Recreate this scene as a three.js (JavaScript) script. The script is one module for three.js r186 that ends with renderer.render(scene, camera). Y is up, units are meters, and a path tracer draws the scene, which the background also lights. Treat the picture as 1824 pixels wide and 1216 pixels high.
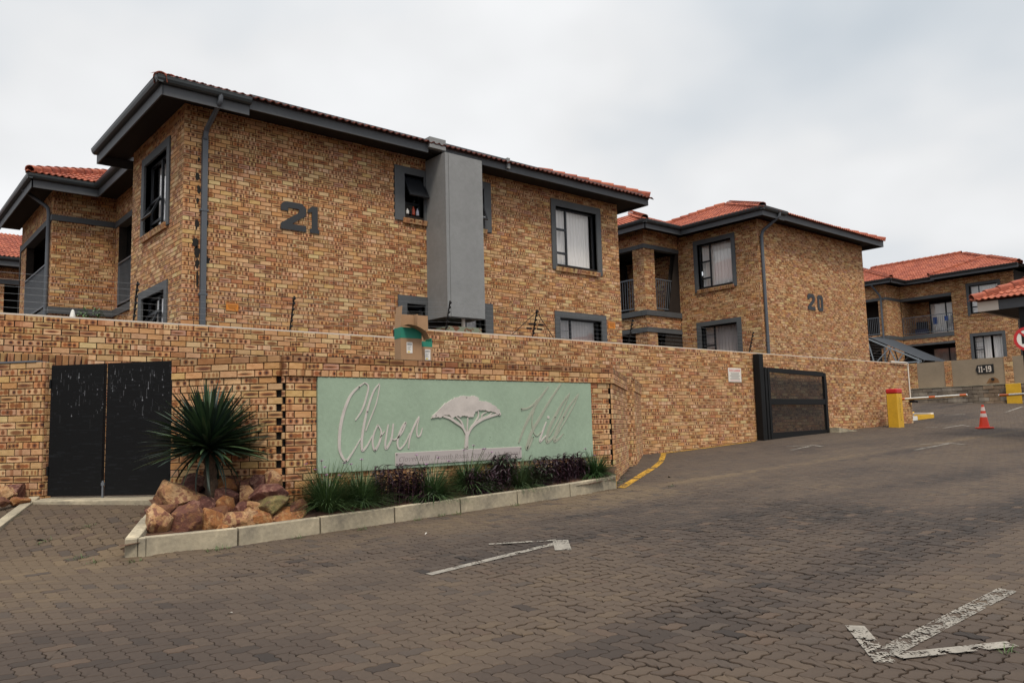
import * as THREE from 'three';
import { mergeGeometries } from 'three/addons/utils/BufferGeometryUtils.js';
import { RoundedBoxGeometry } from 'three/addons/geometries/RoundedBoxGeometry.js';

// ───────────────────────── camera, sky, sun, exposure ─────────────────────────
// X runs along the house fronts (to the right), Z is depth away from the photographer (three z = -Z),
// Y is height relative to the eye, which stands EYE metres above the origin of the world.
const EYE = 1.71;
const W = (X, Y, Z) => new THREE.Vector3(X, Y + EYE, -Z);
const R = THREE.MathUtils.degToRad;
const scene = new THREE.Scene();
const camera = new THREE.PerspectiveCamera(46.38, 1.5, 0.1, 900);
camera.rotation.order = 'YXZ';
camera.rotation.set(R(6.19), R(-40.35), R(-1.513));
camera.position.copy(W(0, 0, 0));
camera.updateMatrixWorld(true);
scene.add(camera);
const renderer = new THREE.WebGLRenderer({ antialias: true });
renderer.toneMapping = THREE.LinearToneMapping;
renderer.toneMappingExposure = 1.5;
renderer.shadowMap.enabled = true;

function mulberry(a) { return () => { a |= 0; a = a + 0x6D2B79F5 | 0; let t = Math.imul(a ^ a >>> 15, 1 | a); t = t + Math.imul(t ^ t >>> 7, 61 | t) ^ t; return ((t ^ t >>> 14) >>> 0) / 4294967296; }; }
const rnd = mulberry(20241);
const rr = (a, b) => a + (b - a) * rnd();
const pick = a => a[Math.floor(rnd() * a.length)];
const clamp = (x, a, b) => Math.min(b, Math.max(a, x));
const sstep = (a, b, x) => { const t = clamp((x - a) / (b - a), 0, 1); return t * t * (3 - 2 * t); };
const hash3 = (x, y, z) => { let h = Math.imul(x, 374761393) + Math.imul(y, 668265263) + Math.imul(z, 2147483647 ^ 0x5bd1e995) | 0; h = Math.imul(h ^ h >>> 13, 1274126177); h ^= h >>> 16; return (h >>> 0) / 4294967296; };
function vnoise(x, y, z = 0) {
  const xi = Math.floor(x), yi = Math.floor(y), zi = Math.floor(z); let fx = x - xi, fy = y - yi, fz = z - zi;
  fx = fx * fx * (3 - 2 * fx); fy = fy * fy * (3 - 2 * fy); fz = fz * fz * (3 - 2 * fz);
  const L = (a, b, t) => a + (b - a) * t;
  const c = (i, j, k) => hash3(xi + i, yi + j, zi + k);
  return L(L(L(c(0, 0, 0), c(1, 0, 0), fx), L(c(0, 1, 0), c(1, 1, 0), fx), fy), L(L(c(0, 0, 1), c(1, 0, 1), fx), L(c(0, 1, 1), c(1, 1, 1), fx), fy), fz);
}
function fbm(x, y, z = 0, o = 4) { let s = 0, a = .5, t = 0; for (let i = 0; i < o; i++) { s += a * vnoise(x, y, z); t += a; a *= .5; x = x * 2.03 + 7.1; y = y * 2.03 + 3.7; z = z * 2.03 + 1.3; } return s / t; }

{ // overcast sky with soft cloud banks, brighter overhead
  const w = 800, h = 400, d = new Float32Array(w * h * 4);
  for (let j = 0; j < h; j++) {
    const el = ((j + .5) / h - .5) * Math.PI, y = Math.sin(el), c = Math.cos(el);
    for (let i = 0; i < w; i++) {
      const ph = ((i + .5) / w - .5) * 2 * Math.PI, x = Math.cos(ph) * c, z = Math.sin(ph) * c;
      const yy = Math.max(y, 0), k = 1 / (yy + .22);                       // clouds lie in a layer overhead
      let n = fbm(x * k * 2.0 + 25.39, z * k * 2.0 - 12.98, 3.1, 5);
      const n2 = fbm(x * k * .6 + 0.69, z * k * .6 - 26.88, 8.1, 3);
      n = clamp((n * .62 + n2 * .38 - .5) * 4.6, -1, 1);                // >0 thin bright cloud, <0 thicker grey cloud
      let L = 0.56 + .115 * n + .62 * sstep(.42, 1, yy);
      const warm = clamp(n, 0, 1), cool = clamp(-n, 0, 1);
      let r = L * (1 - .10 * cool - .016), g = L * (1 - .03 * cool - .004), b = L * (1 + .035 * cool + .012);
      if (y < 0) { const t = sstep(0, -.12, y); r += (.13 - r) * t; g += (.11 - g) * t; b += (.09 - b) * t; }
      const q = (j * w + i) * 4; d[q] = r; d[q + 1] = g; d[q + 2] = b; d[q + 3] = 1;
    }
  }
  const t = new THREE.DataTexture(d, w, h, THREE.RGBAFormat, THREE.FloatType);
  t.mapping = THREE.EquirectangularReflectionMapping; t.magFilter = t.minFilter = THREE.LinearFilter; t.needsUpdate = true;
  scene.background = t; scene.environment = t;
}
const sun = new THREE.DirectionalLight(0xfff1dd, 1.5);
sun.position.copy(W(-2, 40, -12)); sun.target.position.copy(W(12, 0, 10));
sun.castShadow = true; sun.shadow.radius = 26; sun.shadow.mapSize.set(2048, 2048);
Object.assign(sun.shadow.camera, { left: -45, right: 45, top: 40, bottom: -40, near: 1, far: 140 });
scene.add(sun, sun.target);

// ───────────────────────── textures and materials ─────────────────────────
const canvas = (w, h) => { const c = document.createElement('canvas'); c.width = w; c.height = h; return c; };
function tex(c, repeatMetres, srgb = true) {
  const t = new THREE.CanvasTexture(c); t.wrapS = t.wrapT = THREE.RepeatWrapping; if (srgb) t.colorSpace = THREE.SRGBColorSpace;
  if (repeatMetres) t.repeat.set(1 / repeatMetres, 1 / repeatMetres);
  return t;
}
const s2l = v => v <= .04045 ? v / 12.92 : Math.pow((v + .055) / 1.055, 2.4), l2s = v => v <= .0031308 ? v * 12.92 : 1.055 * Math.pow(v, 1 / 2.4) - .055;
// mottled surface: fn(u,v) in 0..1 → [r,g,b] sRGB 0..255, tileable through mirrored blending of noise
function paint(size, fn) {
  const c = canvas(size, size), g = c.getContext('2d'), im = g.createImageData(size, size);
  for (let j = 0; j < size; j++) for (let i = 0; i < size; i++) {
    const p = fn(i / size, j / size), q = (j * size + i) * 4;
    im.data[q] = clamp(p[0], 0, 255); im.data[q + 1] = clamp(p[1], 0, 255); im.data[q + 2] = clamp(p[2], 0, 255); im.data[q + 3] = p[3] === undefined ? 255 : p[3];
  }
  g.putImageData(im, 0, 0); return c;
}
const tileNoise = (u, v, f, seed, o = 4) => {   // blends four shifted copies so that the sheet tiles
  const a = fbm(u * f, v * f, seed, o), b = fbm((u - 1) * f, v * f, seed, o), c = fbm(u * f, (v - 1) * f, seed, o), d = fbm((u - 1) * f, (v - 1) * f, seed, o);
  const su = sstep(0, 1, u), sv = sstep(0, 1, v);
  return (a * (1 - su) + b * su) * (1 - sv) + (c * (1 - su) + d * su) * sv;
};
const mottle = (size, base, amp, f1, f2, seed, tint = [0, 0, 0]) => paint(size, (u, v) => {
  const n = (tileNoise(u, v, f1, seed) - .5) * 2, m = (tileNoise(u, v, f2, seed + 5, 3) - .5) * 2, k = 1 + amp * n + amp * .6 * m;
  return [base[0] * k + tint[0] * n * 30, base[1] * k + tint[1] * n * 30, base[2] * k + tint[2] * n * 30];
});
const std = o => new THREE.MeshStandardMaterial(Object.assign({ roughness: .85, metalness: 0 }, o));
const gritBump = tex(mottle(256, [128, 128, 128], .55, 24, 60, 41), .35, false);
const M = {
  mortar: std({ map: tex(mottle(256, [34, 25, 19], .25, 8, 30, 3), .8), roughness: .95 }),  // mortar brown, blackened further to hold the shadow of the recessed joints
  mortarDark: std({ map: tex(mottle(256, [21, 16, 12], .3, 8, 30, 4), .8), roughness: .95 }),  // deeper mortar tone, joint shadow put into the colour as well
  greyPaint: std({ map: tex(mottle(256, [78, 81, 84], .10, 4, 24, 11), 1.4), roughness: .72, bumpMap: gritBump, bumpScale: .002 }),
  duct: std({ map: tex(mottle(512, [128, 130, 131], .09, 4, 26, 12), 1.6), roughness: .75, bumpMap: gritBump, bumpScale: .004 }),
  fascia: std({ map: tex(mottle(256, [72, 75, 79], .08, 3, 20, 13), 1.5), roughness: .6 }),
  gutter: std({ color: new THREE.Color(0x3a4043), roughness: .42, metalness: .1 }),
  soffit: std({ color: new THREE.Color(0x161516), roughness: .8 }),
  pipe: std({ color: new THREE.Color(0x50555c), roughness: .5, metalness: .1 }),
  number: std({ color: new THREE.Color(0x2a2d31), roughness: .6 }),
  alu: std({ color: new THREE.Color(0x23262b), roughness: .4, metalness: .3 }),
  rail: std({ color: new THREE.Color(0x6a6f76), roughness: .5, metalness: .3 }),
  dark: std({ color: new THREE.Color(0x1c1a19), roughness: .9 }),
  ceiling: std({ color: new THREE.Color(0x3c3b3a), roughness: .9 }),
  glass: new THREE.MeshPhysicalMaterial({ color: 0xffffff, roughness: .02, metalness: 0, transmission: 1, thickness: 0, ior: 1.52, specularIntensity: 1 }),
  curtain: std({ color: new THREE.Color(0xe6e3e0), roughness: .95, side: THREE.DoubleSide }),
  curtainGrey: std({ color: new THREE.Color(0xb3aaa8), roughness: .95, side: THREE.DoubleSide }),
  blackSteel: new THREE.MeshPhysicalMaterial({ color: new THREE.Color(0x0d0e10), roughness: .6, specularIntensity: .5 }),
  concrete: std({ map: tex(mottle(512, [150, 141, 122], .26, 5, 40, 21, [.6, .5, .3]), 1.1), roughness: .92, bumpMap: gritBump, bumpScale: .004 }),
  concreteDark: std({ map: tex(mottle(512, [136, 126, 114], .22, 5, 40, 22, [.5, .5, .4]), 1.3), roughness: .95 }),
  cream: std({ color: new THREE.Color(0xc9beb2), roughness: .8 }),
  white: std({ color: new THREE.Color(0xd8d6d0), roughness: .6 }),
  whitePipe: std({ color: new THREE.Color(0xd9d4cc), roughness: .5 }),
  yellow: std({ map: tex(mottle(256, [205, 160, 38], .10, 4, 30, 31), .9), roughness: .6 }),
  red: std({ color: new THREE.Color(0xb51f22), roughness: .5 }),
  wire: std({ color: new THREE.Color(0x8b8e90), roughness: .4, metalness: .8 }),
  soil: std({ map: tex(mottle(512, [74, 52, 38], .45, 6, 40, 51), 1.2), roughness: 1 }),
  shade: std({ color: new THREE.Color(0x2b3138), roughness: .7, side: THREE.DoubleSide }),
};

// brick face atlas: 8 x 12 stretchers, 1 px ≈ 1 mm, yellow-brown face bricks with burnt spots
const AC = 8, AR = 12, NV = AC * AR;
const brickAtlas = (() => {
  const cw = 224, ch = 74, c = canvas(cw * AC, ch * AR), g = c.getContext('2d'), q = mulberry(77);
  const Q = (a, b) => a + (b - a) * q();
  for (let j = 0; j < AR; j++) for (let i = 0; i < AC; i++) {
    const x0 = i * cw, y0 = j * ch, t = q();
    let base;
    if (t < .66) base = [Q(186, 200), Q(147, 159), Q(102, 115)];           // tan
    else if (t < .82) base = [Q(198, 212), Q(168, 180), Q(124, 138)];     // pale
    else if (t < .97) base = [Q(182, 194), Q(133, 145), Q(88, 100)];       // orange
    else if (t < .985) base = [Q(176, 188), Q(134, 144), Q(106, 116)];    // pinkish
    else base = [Q(160, 172), Q(112, 122), Q(72, 82)];                     // burnt
    g.save(); g.beginPath(); g.rect(x0, y0, cw, ch); g.clip();
    g.fillStyle = `rgb(${base.map(Math.round)})`; g.fillRect(x0, y0, cw, ch);
    for (let k = 0; k < 40; k++) { // drifting clay tone
      const d = Q(-14, 14); g.fillStyle = `rgba(${base.map(v => Math.round(clamp(v + d * 2.4, 0, 255)))},.22)`;
      g.beginPath(); g.ellipse(x0 + Q(0, cw), y0 + Q(0, ch), Q(10, 60), Q(4, 18), Q(-.2, .2), 0, 7); g.fill();
    }
    const blot = (x, y, rx, ry, col, al, soft = 5) => { for (let s = soft; s >= 0; s--) { const f = 1 + s * .16; g.fillStyle = `rgba(${col},${al / (soft * .55)})`; g.beginPath(); g.ellipse(x, y, rx * f, ry * f, 0, 0, 7); g.fill(); } };
    const kind = q(), brown = () => pick([[120, 66, 32], [132, 72, 36], [104, 56, 30]]), dark = () => [Q(52, 74), Q(36, 46), Q(30, 34)].map(Math.round);
    if (kind < .42) { const n = q() < .7 ? 2 : 3, off = Q(-14, 14); for (let k = 0; k < n; k++) { const x = x0 + cw * (k + .5) / n * .72 + cw * .14 + off + Q(-6, 6), y = y0 + ch * Q(.42, .56), hard = q(); blot(x, y, Q(15, 23), Q(16, 22), brown(), .62); if (hard < .6) blot(x + Q(-3, 3), y, Q(8, 14), Q(9, 14), dark(), .8, 3); } }
    else if (kind < .58) { const x = x0 + cw * Q(.35, .6); blot(x, y0 + ch * Q(.4, .6), Q(50, 85), Q(11, 18), brown(), .6); if (q() < .6) blot(x, y0 + ch * Q(.45, .6), Q(30, 55), Q(5, 9), dark(), .5, 3); }
    else if (kind < .65) { const x = x0 + cw * Q(.1, .9); g.fillStyle = `rgba(${brown()},.35)`; g.fillRect(x - Q(20, 60), y0, Q(30, 80), ch); g.fillStyle = `rgba(${brown()},.3)`; g.fillRect(x + Q(-50, 30), y0, Q(16, 30), ch); }
    else if (kind < .74) { const n = 4; for (let k = 0; k < n; k++) blot(x0 + cw * (k + .5) / n + Q(-8, 8), y0 + ch * .5, Q(8, 13), Q(14, 22), brown(), .4); }
    // else a plain brick
    if (q() < .5) { g.fillStyle = 'rgba(96,60,34,.22)'; g.fillRect(x0, y0 + ch - Q(4, 10), cw, 12); }
    for (let k = 0; k < 90; k++) { g.fillStyle = q() < .55 ? 'rgba(70,46,28,.30)' : 'rgba(235,212,170,.25)'; g.fillRect(x0 + Q(0, cw), y0 + Q(0, ch), Q(1, 3), Q(1, 2.5)); }
    
    g.restore();
  }
  const t = tex(c); t.anisotropy = 8; return t;
})();
M.brick = std({ map: brickAtlas, color: new THREE.Color().setRGB(.93, .91, .92), roughness: .9, bumpMap: gritBump, bumpScale: .002 });
M.brickWeathered = std({ map: brickAtlas, color: new THREE.Color().setRGB(.56, .50, .46), roughness: .95 });

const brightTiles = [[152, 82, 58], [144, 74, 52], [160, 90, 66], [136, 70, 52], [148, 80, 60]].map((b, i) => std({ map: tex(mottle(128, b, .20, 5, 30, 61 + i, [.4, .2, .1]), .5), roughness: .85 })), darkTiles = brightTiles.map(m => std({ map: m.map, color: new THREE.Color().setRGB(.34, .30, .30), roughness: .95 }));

// ───────────────────────── building helpers ─────────────────────────
const used = new Map();
const numbered = n => { const k = used.get(n) || 0; used.set(n, k + 1); return k ? n + '_' + String(k).padStart(3, '0') : n; };
const bases = new WeakMap();
function thing(name, label, category, X, Y, Z, group) {
  const o = new THREE.Group(); o.name = numbered(name); o.position.copy(W(X, Y, Z)); o.userData = { label, category };
  if (group) o.userData.group = group;
  bases.set(o, o.position.clone()); scene.add(o); return o;
}
const baseOf = o => { while (o && !bases.has(o)) o = o.parent; return o ? bases.get(o) : new THREE.Vector3(); };
function triUV(g) {   // uv in metres from the dominant direction of every face
  const p = g.attributes.position, n = p.count, uv = new Float32Array(n * 2), a = new THREE.Vector3(), b = new THREE.Vector3(), c = new THREE.Vector3();
  for (let i = 0; i < n; i += 3) {
    a.fromBufferAttribute(p, i); b.fromBufferAttribute(p, i + 1); c.fromBufferAttribute(p, i + 2);
    const nx = Math.abs((b.y - a.y) * (c.z - a.z) - (b.z - a.z) * (c.y - a.y)), ny = Math.abs((b.z - a.z) * (c.x - a.x) - (b.x - a.x) * (c.z - a.z)), nz = Math.abs((b.x - a.x) * (c.y - a.y) - (b.y - a.y) * (c.x - a.x));
    for (let k = 0; k < 3; k++) { const q = [a, b, c][k]; let u, v; if (nx >= ny && nx >= nz) { u = q.z; v = q.y; } else if (ny >= nz) { u = q.x; v = q.z; } else { u = q.x; v = q.y; } uv[(i + k) * 2] = u; uv[(i + k) * 2 + 1] = v; }
  }
  g.setAttribute('uv', new THREE.BufferAttribute(uv, 2)); return g;
}
const flat = g => { const r = g.index ? g.toNonIndexed() : g; for (const k of Object.keys(r.attributes)) if (!['position', 'normal', 'uv'].includes(k)) r.deleteAttribute(k); if (!r.attributes.normal) r.computeVertexNormals(); return r; };
function join(list) { const l = list.map(flat); for (const g of l) if (!g.attributes.uv) triUV(g); return l.length === 1 ? l[0] : mergeGeometries(l); }
function put(parent, name, geos, mat, keepUV = false) {   // world-space geometry → one named part
  const g = join(Array.isArray(geos) ? geos : [geos]); if (!keepUV) triUV(g);
  const b = baseOf(parent); g.translate(-b.x, -b.y, -b.z);
  const m = new THREE.Mesh(g, mat); m.name = name; m.castShadow = m.receiveShadow = true; parent.add(m); return m;
}
const putEach = (p, n, list, m) => list.map(g => put(p, n, g, m));
function struct(name, geos, mat, keepUV) { const m = put(scene, numbered(name), geos, mat, keepUV); m.userData.kind = 'structure'; return m; }
function single(name, label, category, geos, mat, group, keepUV) {
  const g = join(Array.isArray(geos) ? geos : [geos]); if (!keepUV) triUV(g); g.computeBoundingBox(); const b = g.boundingBox.getCenter(new THREE.Vector3()); b.y = g.boundingBox.min.y;
  g.translate(-b.x, -b.y, -b.z); const m = new THREE.Mesh(g, mat); m.name = numbered(name); m.position.copy(b); m.castShadow = m.receiveShadow = true;
  m.userData = { label, category }; if (group) m.userData.group = group; bases.set(m, b.clone()); scene.add(m); return m;
}
// a vertical wall frame: origin (X,Z), u along (cos a, sin a) in (X,Z), v up (relative to the eye), w out of the face
function frame(X, Z, deg = 0) { const m = new THREE.Matrix4().makeRotationY(R(deg)); m.setPosition(W(X, 0, Z)); return m; }
const fbox = (F, u0, u1, v0, v1, w0, w1) => new THREE.BoxGeometry(u1 - u0, v1 - v0, w1 - w0).translate((u0 + u1) / 2, (v0 + v1) / 2, (w0 + w1) / 2).applyMatrix4(F);
const wbox = (X0, X1, Y0, Y1, Z0, Z1) => new THREE.BoxGeometry(X1 - X0, Y1 - Y0, Z1 - Z0).translate((X0 + X1) / 2, (Y0 + Y1) / 2 + EYE, -(Z0 + Z1) / 2);
const rbox = (F, u0, u1, v0, v1, w0, w1, r = .006) => new RoundedBoxGeometry(u1 - u0, v1 - v0, w1 - w0, 1, r).translate((u0 + u1) / 2, (v0 + v1) / 2, (w0 + w1) / 2).applyMatrix4(F);
function tubeBetween(a, b, r, seg = 6) { const d = b.clone().sub(a), g = new THREE.CylinderGeometry(r, r, d.length(), seg); g.applyQuaternion(new THREE.Quaternion().setFromUnitVectors(new THREE.Vector3(0, 1, 0), d.normalize())); return g.translate((a.x + b.x) / 2, (a.y + b.y) / 2, (a.z + b.z) / 2); }
function barBetween(a, b, w, h) { const d = b.clone().sub(a), L = d.length(), g = new THREE.BoxGeometry(w, h, L), m = new THREE.Matrix4().lookAt(a, b, new THREE.Vector3(0, 1, 0)); g.applyMatrix4(m); return g.translate((a.x + b.x) / 2, (a.y + b.y) / 2, (a.z + b.z) / 2); }
const tubePath = (pts, r, seg = 24, rs = 6) => new THREE.TubeGeometry(new THREE.CatmullRomCurve3(pts, false, 'catmullrom', .1), seg, r, rs);
function polyExtrude(pts, depth, F, w0 = 0, holes = [], bevel = 0) {   // pts in (u,v) of a frame
  const s = new THREE.Shape(pts.map(p => new THREE.Vector2(p[0], p[1])));
  for (const h of holes) s.holes.push(new THREE.Path(h.map(p => new THREE.Vector2(p[0], p[1]))));
  return new THREE.ExtrudeGeometry(s, { depth, bevelEnabled: bevel > 0, bevelSize: bevel, bevelThickness: bevel, bevelSegments: 1, curveSegments: 8 }).translate(0, 0, w0).applyMatrix4(F);
}
const rect = (u0, u1, v0, v1) => [[u0, v0], [u1, v0], [u1, v1], [u0, v1]];

// what the lens sees, used only to choose which pieces become parts of their own
const eyeM = new THREE.Matrix4().multiplyMatrices(camera.projectionMatrix, camera.matrixWorldInverse);
function seen(p) {   // p in three world space
  const X = p.x, Y = p.y - EYE, Z = -p.z;
  const n = p.clone().applyMatrix4(eyeM); if (n.z > 1 || Math.abs(n.x) > 1 || Math.abs(n.y) > 1) return false;
  const hid = (zp, x0, x1, top) => { if (Z < zp + .1) return false; const t = zp / Z; return X * t > x0 && X * t < x1 && Y * t < top; };
  return !(hid(12.6, .5, 29.3, X / Z < .655 ? 1.71 : 1.89) || hid(9.2, 4.1, 10, .95) || hid(14.9, 4.73, 16.72, 6.2));
}
const sizeOf = (p, area) => area / camera.position.distanceToSquared(p);

// ───────────────────────── brickwork ─────────────────────────
const BC = .085, BL = .2285, BJ = .0155;     // course, stretcher pitch, joint
const cellUV = v => [(v % AC) / AC, 1 - (Math.floor(v / AC) + 1) / AR, 1 / AC, 1 / AR];
const brickGeo = new Map();
function brickShape(L, H, D, va, c0, c1) {   // centred on the back of its face, front face at z = 0
  const key = [L.toFixed(3), H.toFixed(3), D.toFixed(3), va, c0.toFixed(2), c1.toFixed(2)].join();
  if (brickGeo.has(key)) return brickGeo.get(key);
  const [cu, cv, du, dv] = cellUV(va), e = .004, U0 = cu + du * (c0 + .004), U1 = cu + du * (c1 - .004), V0 = cv + dv * .02, V1 = cv + dv * .98;
  const x = L / 2, y = H / 2, xi = x - e, yi = y - e, P = [], N = [], T = [];
  const quad = (a, b, c, d, n, ua, ub, va2, vb) => { P.push(...a, ...b, ...c, ...a, ...c, ...d); for (let i = 0; i < 6; i++) N.push(...n); T.push(ua, va2, ub, va2, ub, vb, ua, va2, ub, vb, ua, vb); };
  const ed = (V1 - V0) * .12, eu = (U1 - U0) * .06, s = .7071;
  quad([-xi, -yi, 0], [xi, -yi, 0], [xi, yi, 0], [-xi, yi, 0], [0, 0, 1], U0, U1, V0, V1);
  quad([-x, -y, -e], [x, -y, -e], [xi, -yi, 0], [-xi, -yi, 0], [0, -s, s], U0, U1, V0, V0 + ed);
  quad([-xi, yi, 0], [xi, yi, 0], [x, y, -e], [-x, y, -e], [0, s, s], U0, U1, V1 - ed, V1);
  quad([-x, -y, -e], [-xi, -yi, 0], [-xi, yi, 0], [-x, y, -e], [-s, 0, s], U0, U0 + eu, V0, V1);
  quad([xi, -yi, 0], [x, -y, -e], [x, y, -e], [xi, yi, 0], [s, 0, s], U1 - eu, U1, V0, V1);
  quad([-x, -y, -D], [x, -y, -D], [x, -y, -e], [-x, -y, -e], [0, -1, 0], U0, U1, V0, V0 + ed);
  quad([-x, y, -e], [x, y, -e], [x, y, -D], [-x, y, -D], [0, 1, 0], U0, U1, V1 - ed, V1);
  quad([-x, -y, -D], [-x, -y, -e], [-x, y, -e], [-x, y, -D], [-1, 0, 0], U0, U0 + eu, V0, V1);
  quad([x, -y, -e], [x, -y, -D], [x, y, -D], [x, y, -e], [1, 0, 0], U1 - eu, U1, V0, V1);
  const g = new THREE.BufferGeometry();
  g.setAttribute('position', new THREE.Float32BufferAttribute(P, 3)); g.setAttribute('normal', new THREE.Float32BufferAttribute(N, 3)); g.setAttribute('uv', new THREE.Float32BufferAttribute(T, 2));
  brickGeo.set(key, g); return g;
}
const brng = mulberry(4711);
// collects brick records: {M, L, H, D, va, c0, c1}
function brickRecord(list, F, u0, u1, v0, v1, w = 0, D = .03, va, c0 = 0, c1 = 1) {
  const m = new THREE.Matrix4().makeTranslation((u0 + u1) / 2, (v0 + v1) / 2, w + (brng() - .5) * .003).premultiply(F);
  list.push({ m, L: Math.round((u1 - u0) * 200) / 200, H: v1 - v0, D, va: va ?? Math.floor(brng() * NV), c0, c1 });
}
function brickWall(list, F, u0, u1, v0, v1, o = {}) {
  const holes = o.holes || [], base = o.base ?? v1, pitch = o.header ? .1085 : BL, kMin = Math.floor((v0 - base) / BC + .02), kMax = Math.ceil((v1 - base) / BC - .02);
  for (let k = kMin; k < kMax; k++) {
    const va = base + k * BC, vb = va + BC; if (va < v0 - .03 || vb > v1 + .03) continue;
    const a0 = u0 + (o.startOff ? o.startOff(k) : 0), a1 = u1 + (o.endOff ? o.endOff(k) : 0), mid = (va + vb) / 2;
    let runs = [[a0, o.rake ? Math.min(a1, o.rake(mid)) : a1]];
    for (const h of holes) if (mid > h[2] && mid < h[3]) runs = runs.flatMap(([a, b]) => h[0] >= b || h[1] <= a ? [[a, b]] : [[a, h[0]], [h[1], b]].filter(r => r[1] - r[0] > .02));
    const off = (((k % 2) + 2) % 2) * pitch / 2 + (o.shift || 0);
    for (const [a, b] of runs) {
      let i = Math.floor((a - u0 - off) / pitch);
      for (; ; i++) {
        const s = u0 + off + i * pitch, e = s + pitch; if (s >= b - .01) break;
        let p = Math.max(s, a) + BJ / 2, q = Math.min(e, b) - BJ / 2; if (Math.max(s, a) === a) p = a + (a === a0 ? .001 : BJ / 2); if (Math.min(e, b) === b) q = b - (b === a1 ? .001 : BJ / 2);
        if (q - p < .025) continue;
        const c0 = (p - s) / pitch * (o.header ? .5 : 1), c1 = (q - s) / pitch * (o.header ? .5 : 1), J = (brng() - .5) * .003;
        brickRecord(list, F, p, q, va + .0085 + J * .5, vb - .0085 + J * .4, o.w || 0, o.D || .03, undefined, clamp(Math.round(c0 * 20) / 20, 0, .95), clamp(Math.round(c1 * 20) / 20, .05, 1));
      }
    }
  }
}
function layBricks(t, list, o = {}) {
  const b = baseOf(t), v = new THREE.Vector3(), mat = o.mat || M.brick, most = o.most ?? 300;
  for (const r of list) { v.setFromMatrixPosition(r.m); r.s = seen(v) ? sizeOf(v, r.L * r.H) : -1; }
  const order = list.slice().sort((p, q) => q.s - p.s), own = order.filter(r => r.s > 0).slice(0, most), rest = order.slice(own.length);
  const rs = new Set(own);
  for (const r of own) { const m = new THREE.Mesh(brickShape(r.L, .0755, r.D, r.va, r.c0, r.c1), mat); m.name = o.name || 'brick'; m.applyMatrix4(r.m); m.position.sub(b); if (Math.abs(r.H - .0755) > .008) m.scale.y = r.H / .0755; m.castShadow = m.receiveShadow = true; t.add(m); }
  if (!rest.length) return;
  const n0 = 54, P = new Float32Array(rest.length * n0 * 3), N = new Float32Array(P.length), T = new Float32Array(rest.length * n0 * 2), p = new THREE.Vector3(), nm = new THREE.Matrix3();
  rest.forEach((r, k) => {
    const g = brickShape(r.L, r.H > .06 && r.H < .09 ? .0755 : r.H, r.D, r.va, r.c0, r.c1), gp = g.attributes.position, gn = g.attributes.normal, gt = g.attributes.uv; nm.getNormalMatrix(r.m);
    for (let i = 0; i < n0; i++) { p.fromBufferAttribute(gp, i).applyMatrix4(r.m).sub(b); p.toArray(P, (k * n0 + i) * 3); p.fromBufferAttribute(gn, i).applyMatrix3(nm).normalize(); p.toArray(N, (k * n0 + i) * 3); T[(k * n0 + i) * 2] = gt.getX(i); T[(k * n0 + i) * 2 + 1] = gt.getY(i); }
  });
  const g = new THREE.BufferGeometry(); g.setAttribute('position', new THREE.BufferAttribute(P, 3)); g.setAttribute('normal', new THREE.BufferAttribute(N, 3)); g.setAttribute('uv', new THREE.BufferAttribute(T, 2));
  const m = new THREE.Mesh(g, mat); m.name = (o.name || 'brick') + 's'; m.userData.kind = 'stuff'; m.castShadow = m.receiveShadow = true; t.add(m);
}
// mortar body of a wall behind its bricks
const wallCore = (F, u0, u1, v0, v1, holes = [], thick = .2, front = -.014) => polyExtrude(rect(u0, u1, v0, v1), thick, F, front - thick, holes.map(h => rect(...h)));

// ───────────────────────── ground, driveway pavers ─────────────────────────
const C0 = [4.12, 9.2], GD = [-.6606, .7507];                          // entrance wall corner, direction of the gate wall away from it
const gateSD = (X, Z) => { const x = X - C0[0], z = Z - C0[1]; return [x * GD[0] + z * GD[1], -(x * GD[1] - z * GD[0]) ]; };   // [along, in front]
function groundY(X, Z) {
  let y = -1.71 + .03 * X + .05 * Z;
  const far = Math.max(0, X - 29.3); y += far * .039;                    // the lane climbs on beyond the barrier
  const [s, f] = gateSD(X, Z); y += .33 * (1 - sstep(0.05, 2.1, f)) * sstep(.1, .9, s);   // apron up to the steel gates
  if (X > 9) y -= .07 * sstep(9, 13, X) * (1 - sstep(15, 22, X)) * sstep(8, 11, Z);
  return y;
}
const G = (X, Z, up = 0) => W(X, groundY(X, Z) + up, Z);
// kerb line of the planting bed (outer face), then back to the gate
const KERB = [[2.43, 8.60], [3.37, 8.60], [4.33, 8.60], [5.33, 8.60], [6.34, 8.60], [7.33, 8.60], [8.37, 8.61], [9.52, 8.73]];
const KRET = [[2.43, 8.60], [2.25, 8.70], [3.16, 10.22]];
const BED = [[2.43, 8.6], [8.37, 8.61], [9.52, 8.73], [9.98, 9.16], [9.98, 9.4], [4.2, 9.4], [3.25, 10.4], [3.16, 10.22], [2.25, 8.7]];
const inside = (P, x, z) => { let c = false; for (let i = 0, j = P.length - 1; i < P.length; j = i++) if ((P[i][1] > z) !== (P[j][1] > z) && x < (P[j][0] - P[i][0]) * (z - P[i][1]) / (P[j][1] - P[i][1]) + P[i][0]) c = !c; return c; };
const FAC = [[9.97, 9.18], [12.42, 11.04], [12.80, 11.15], [14.75, 12.58]];     // splayed wall between the sign and the long boundary wall
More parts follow.
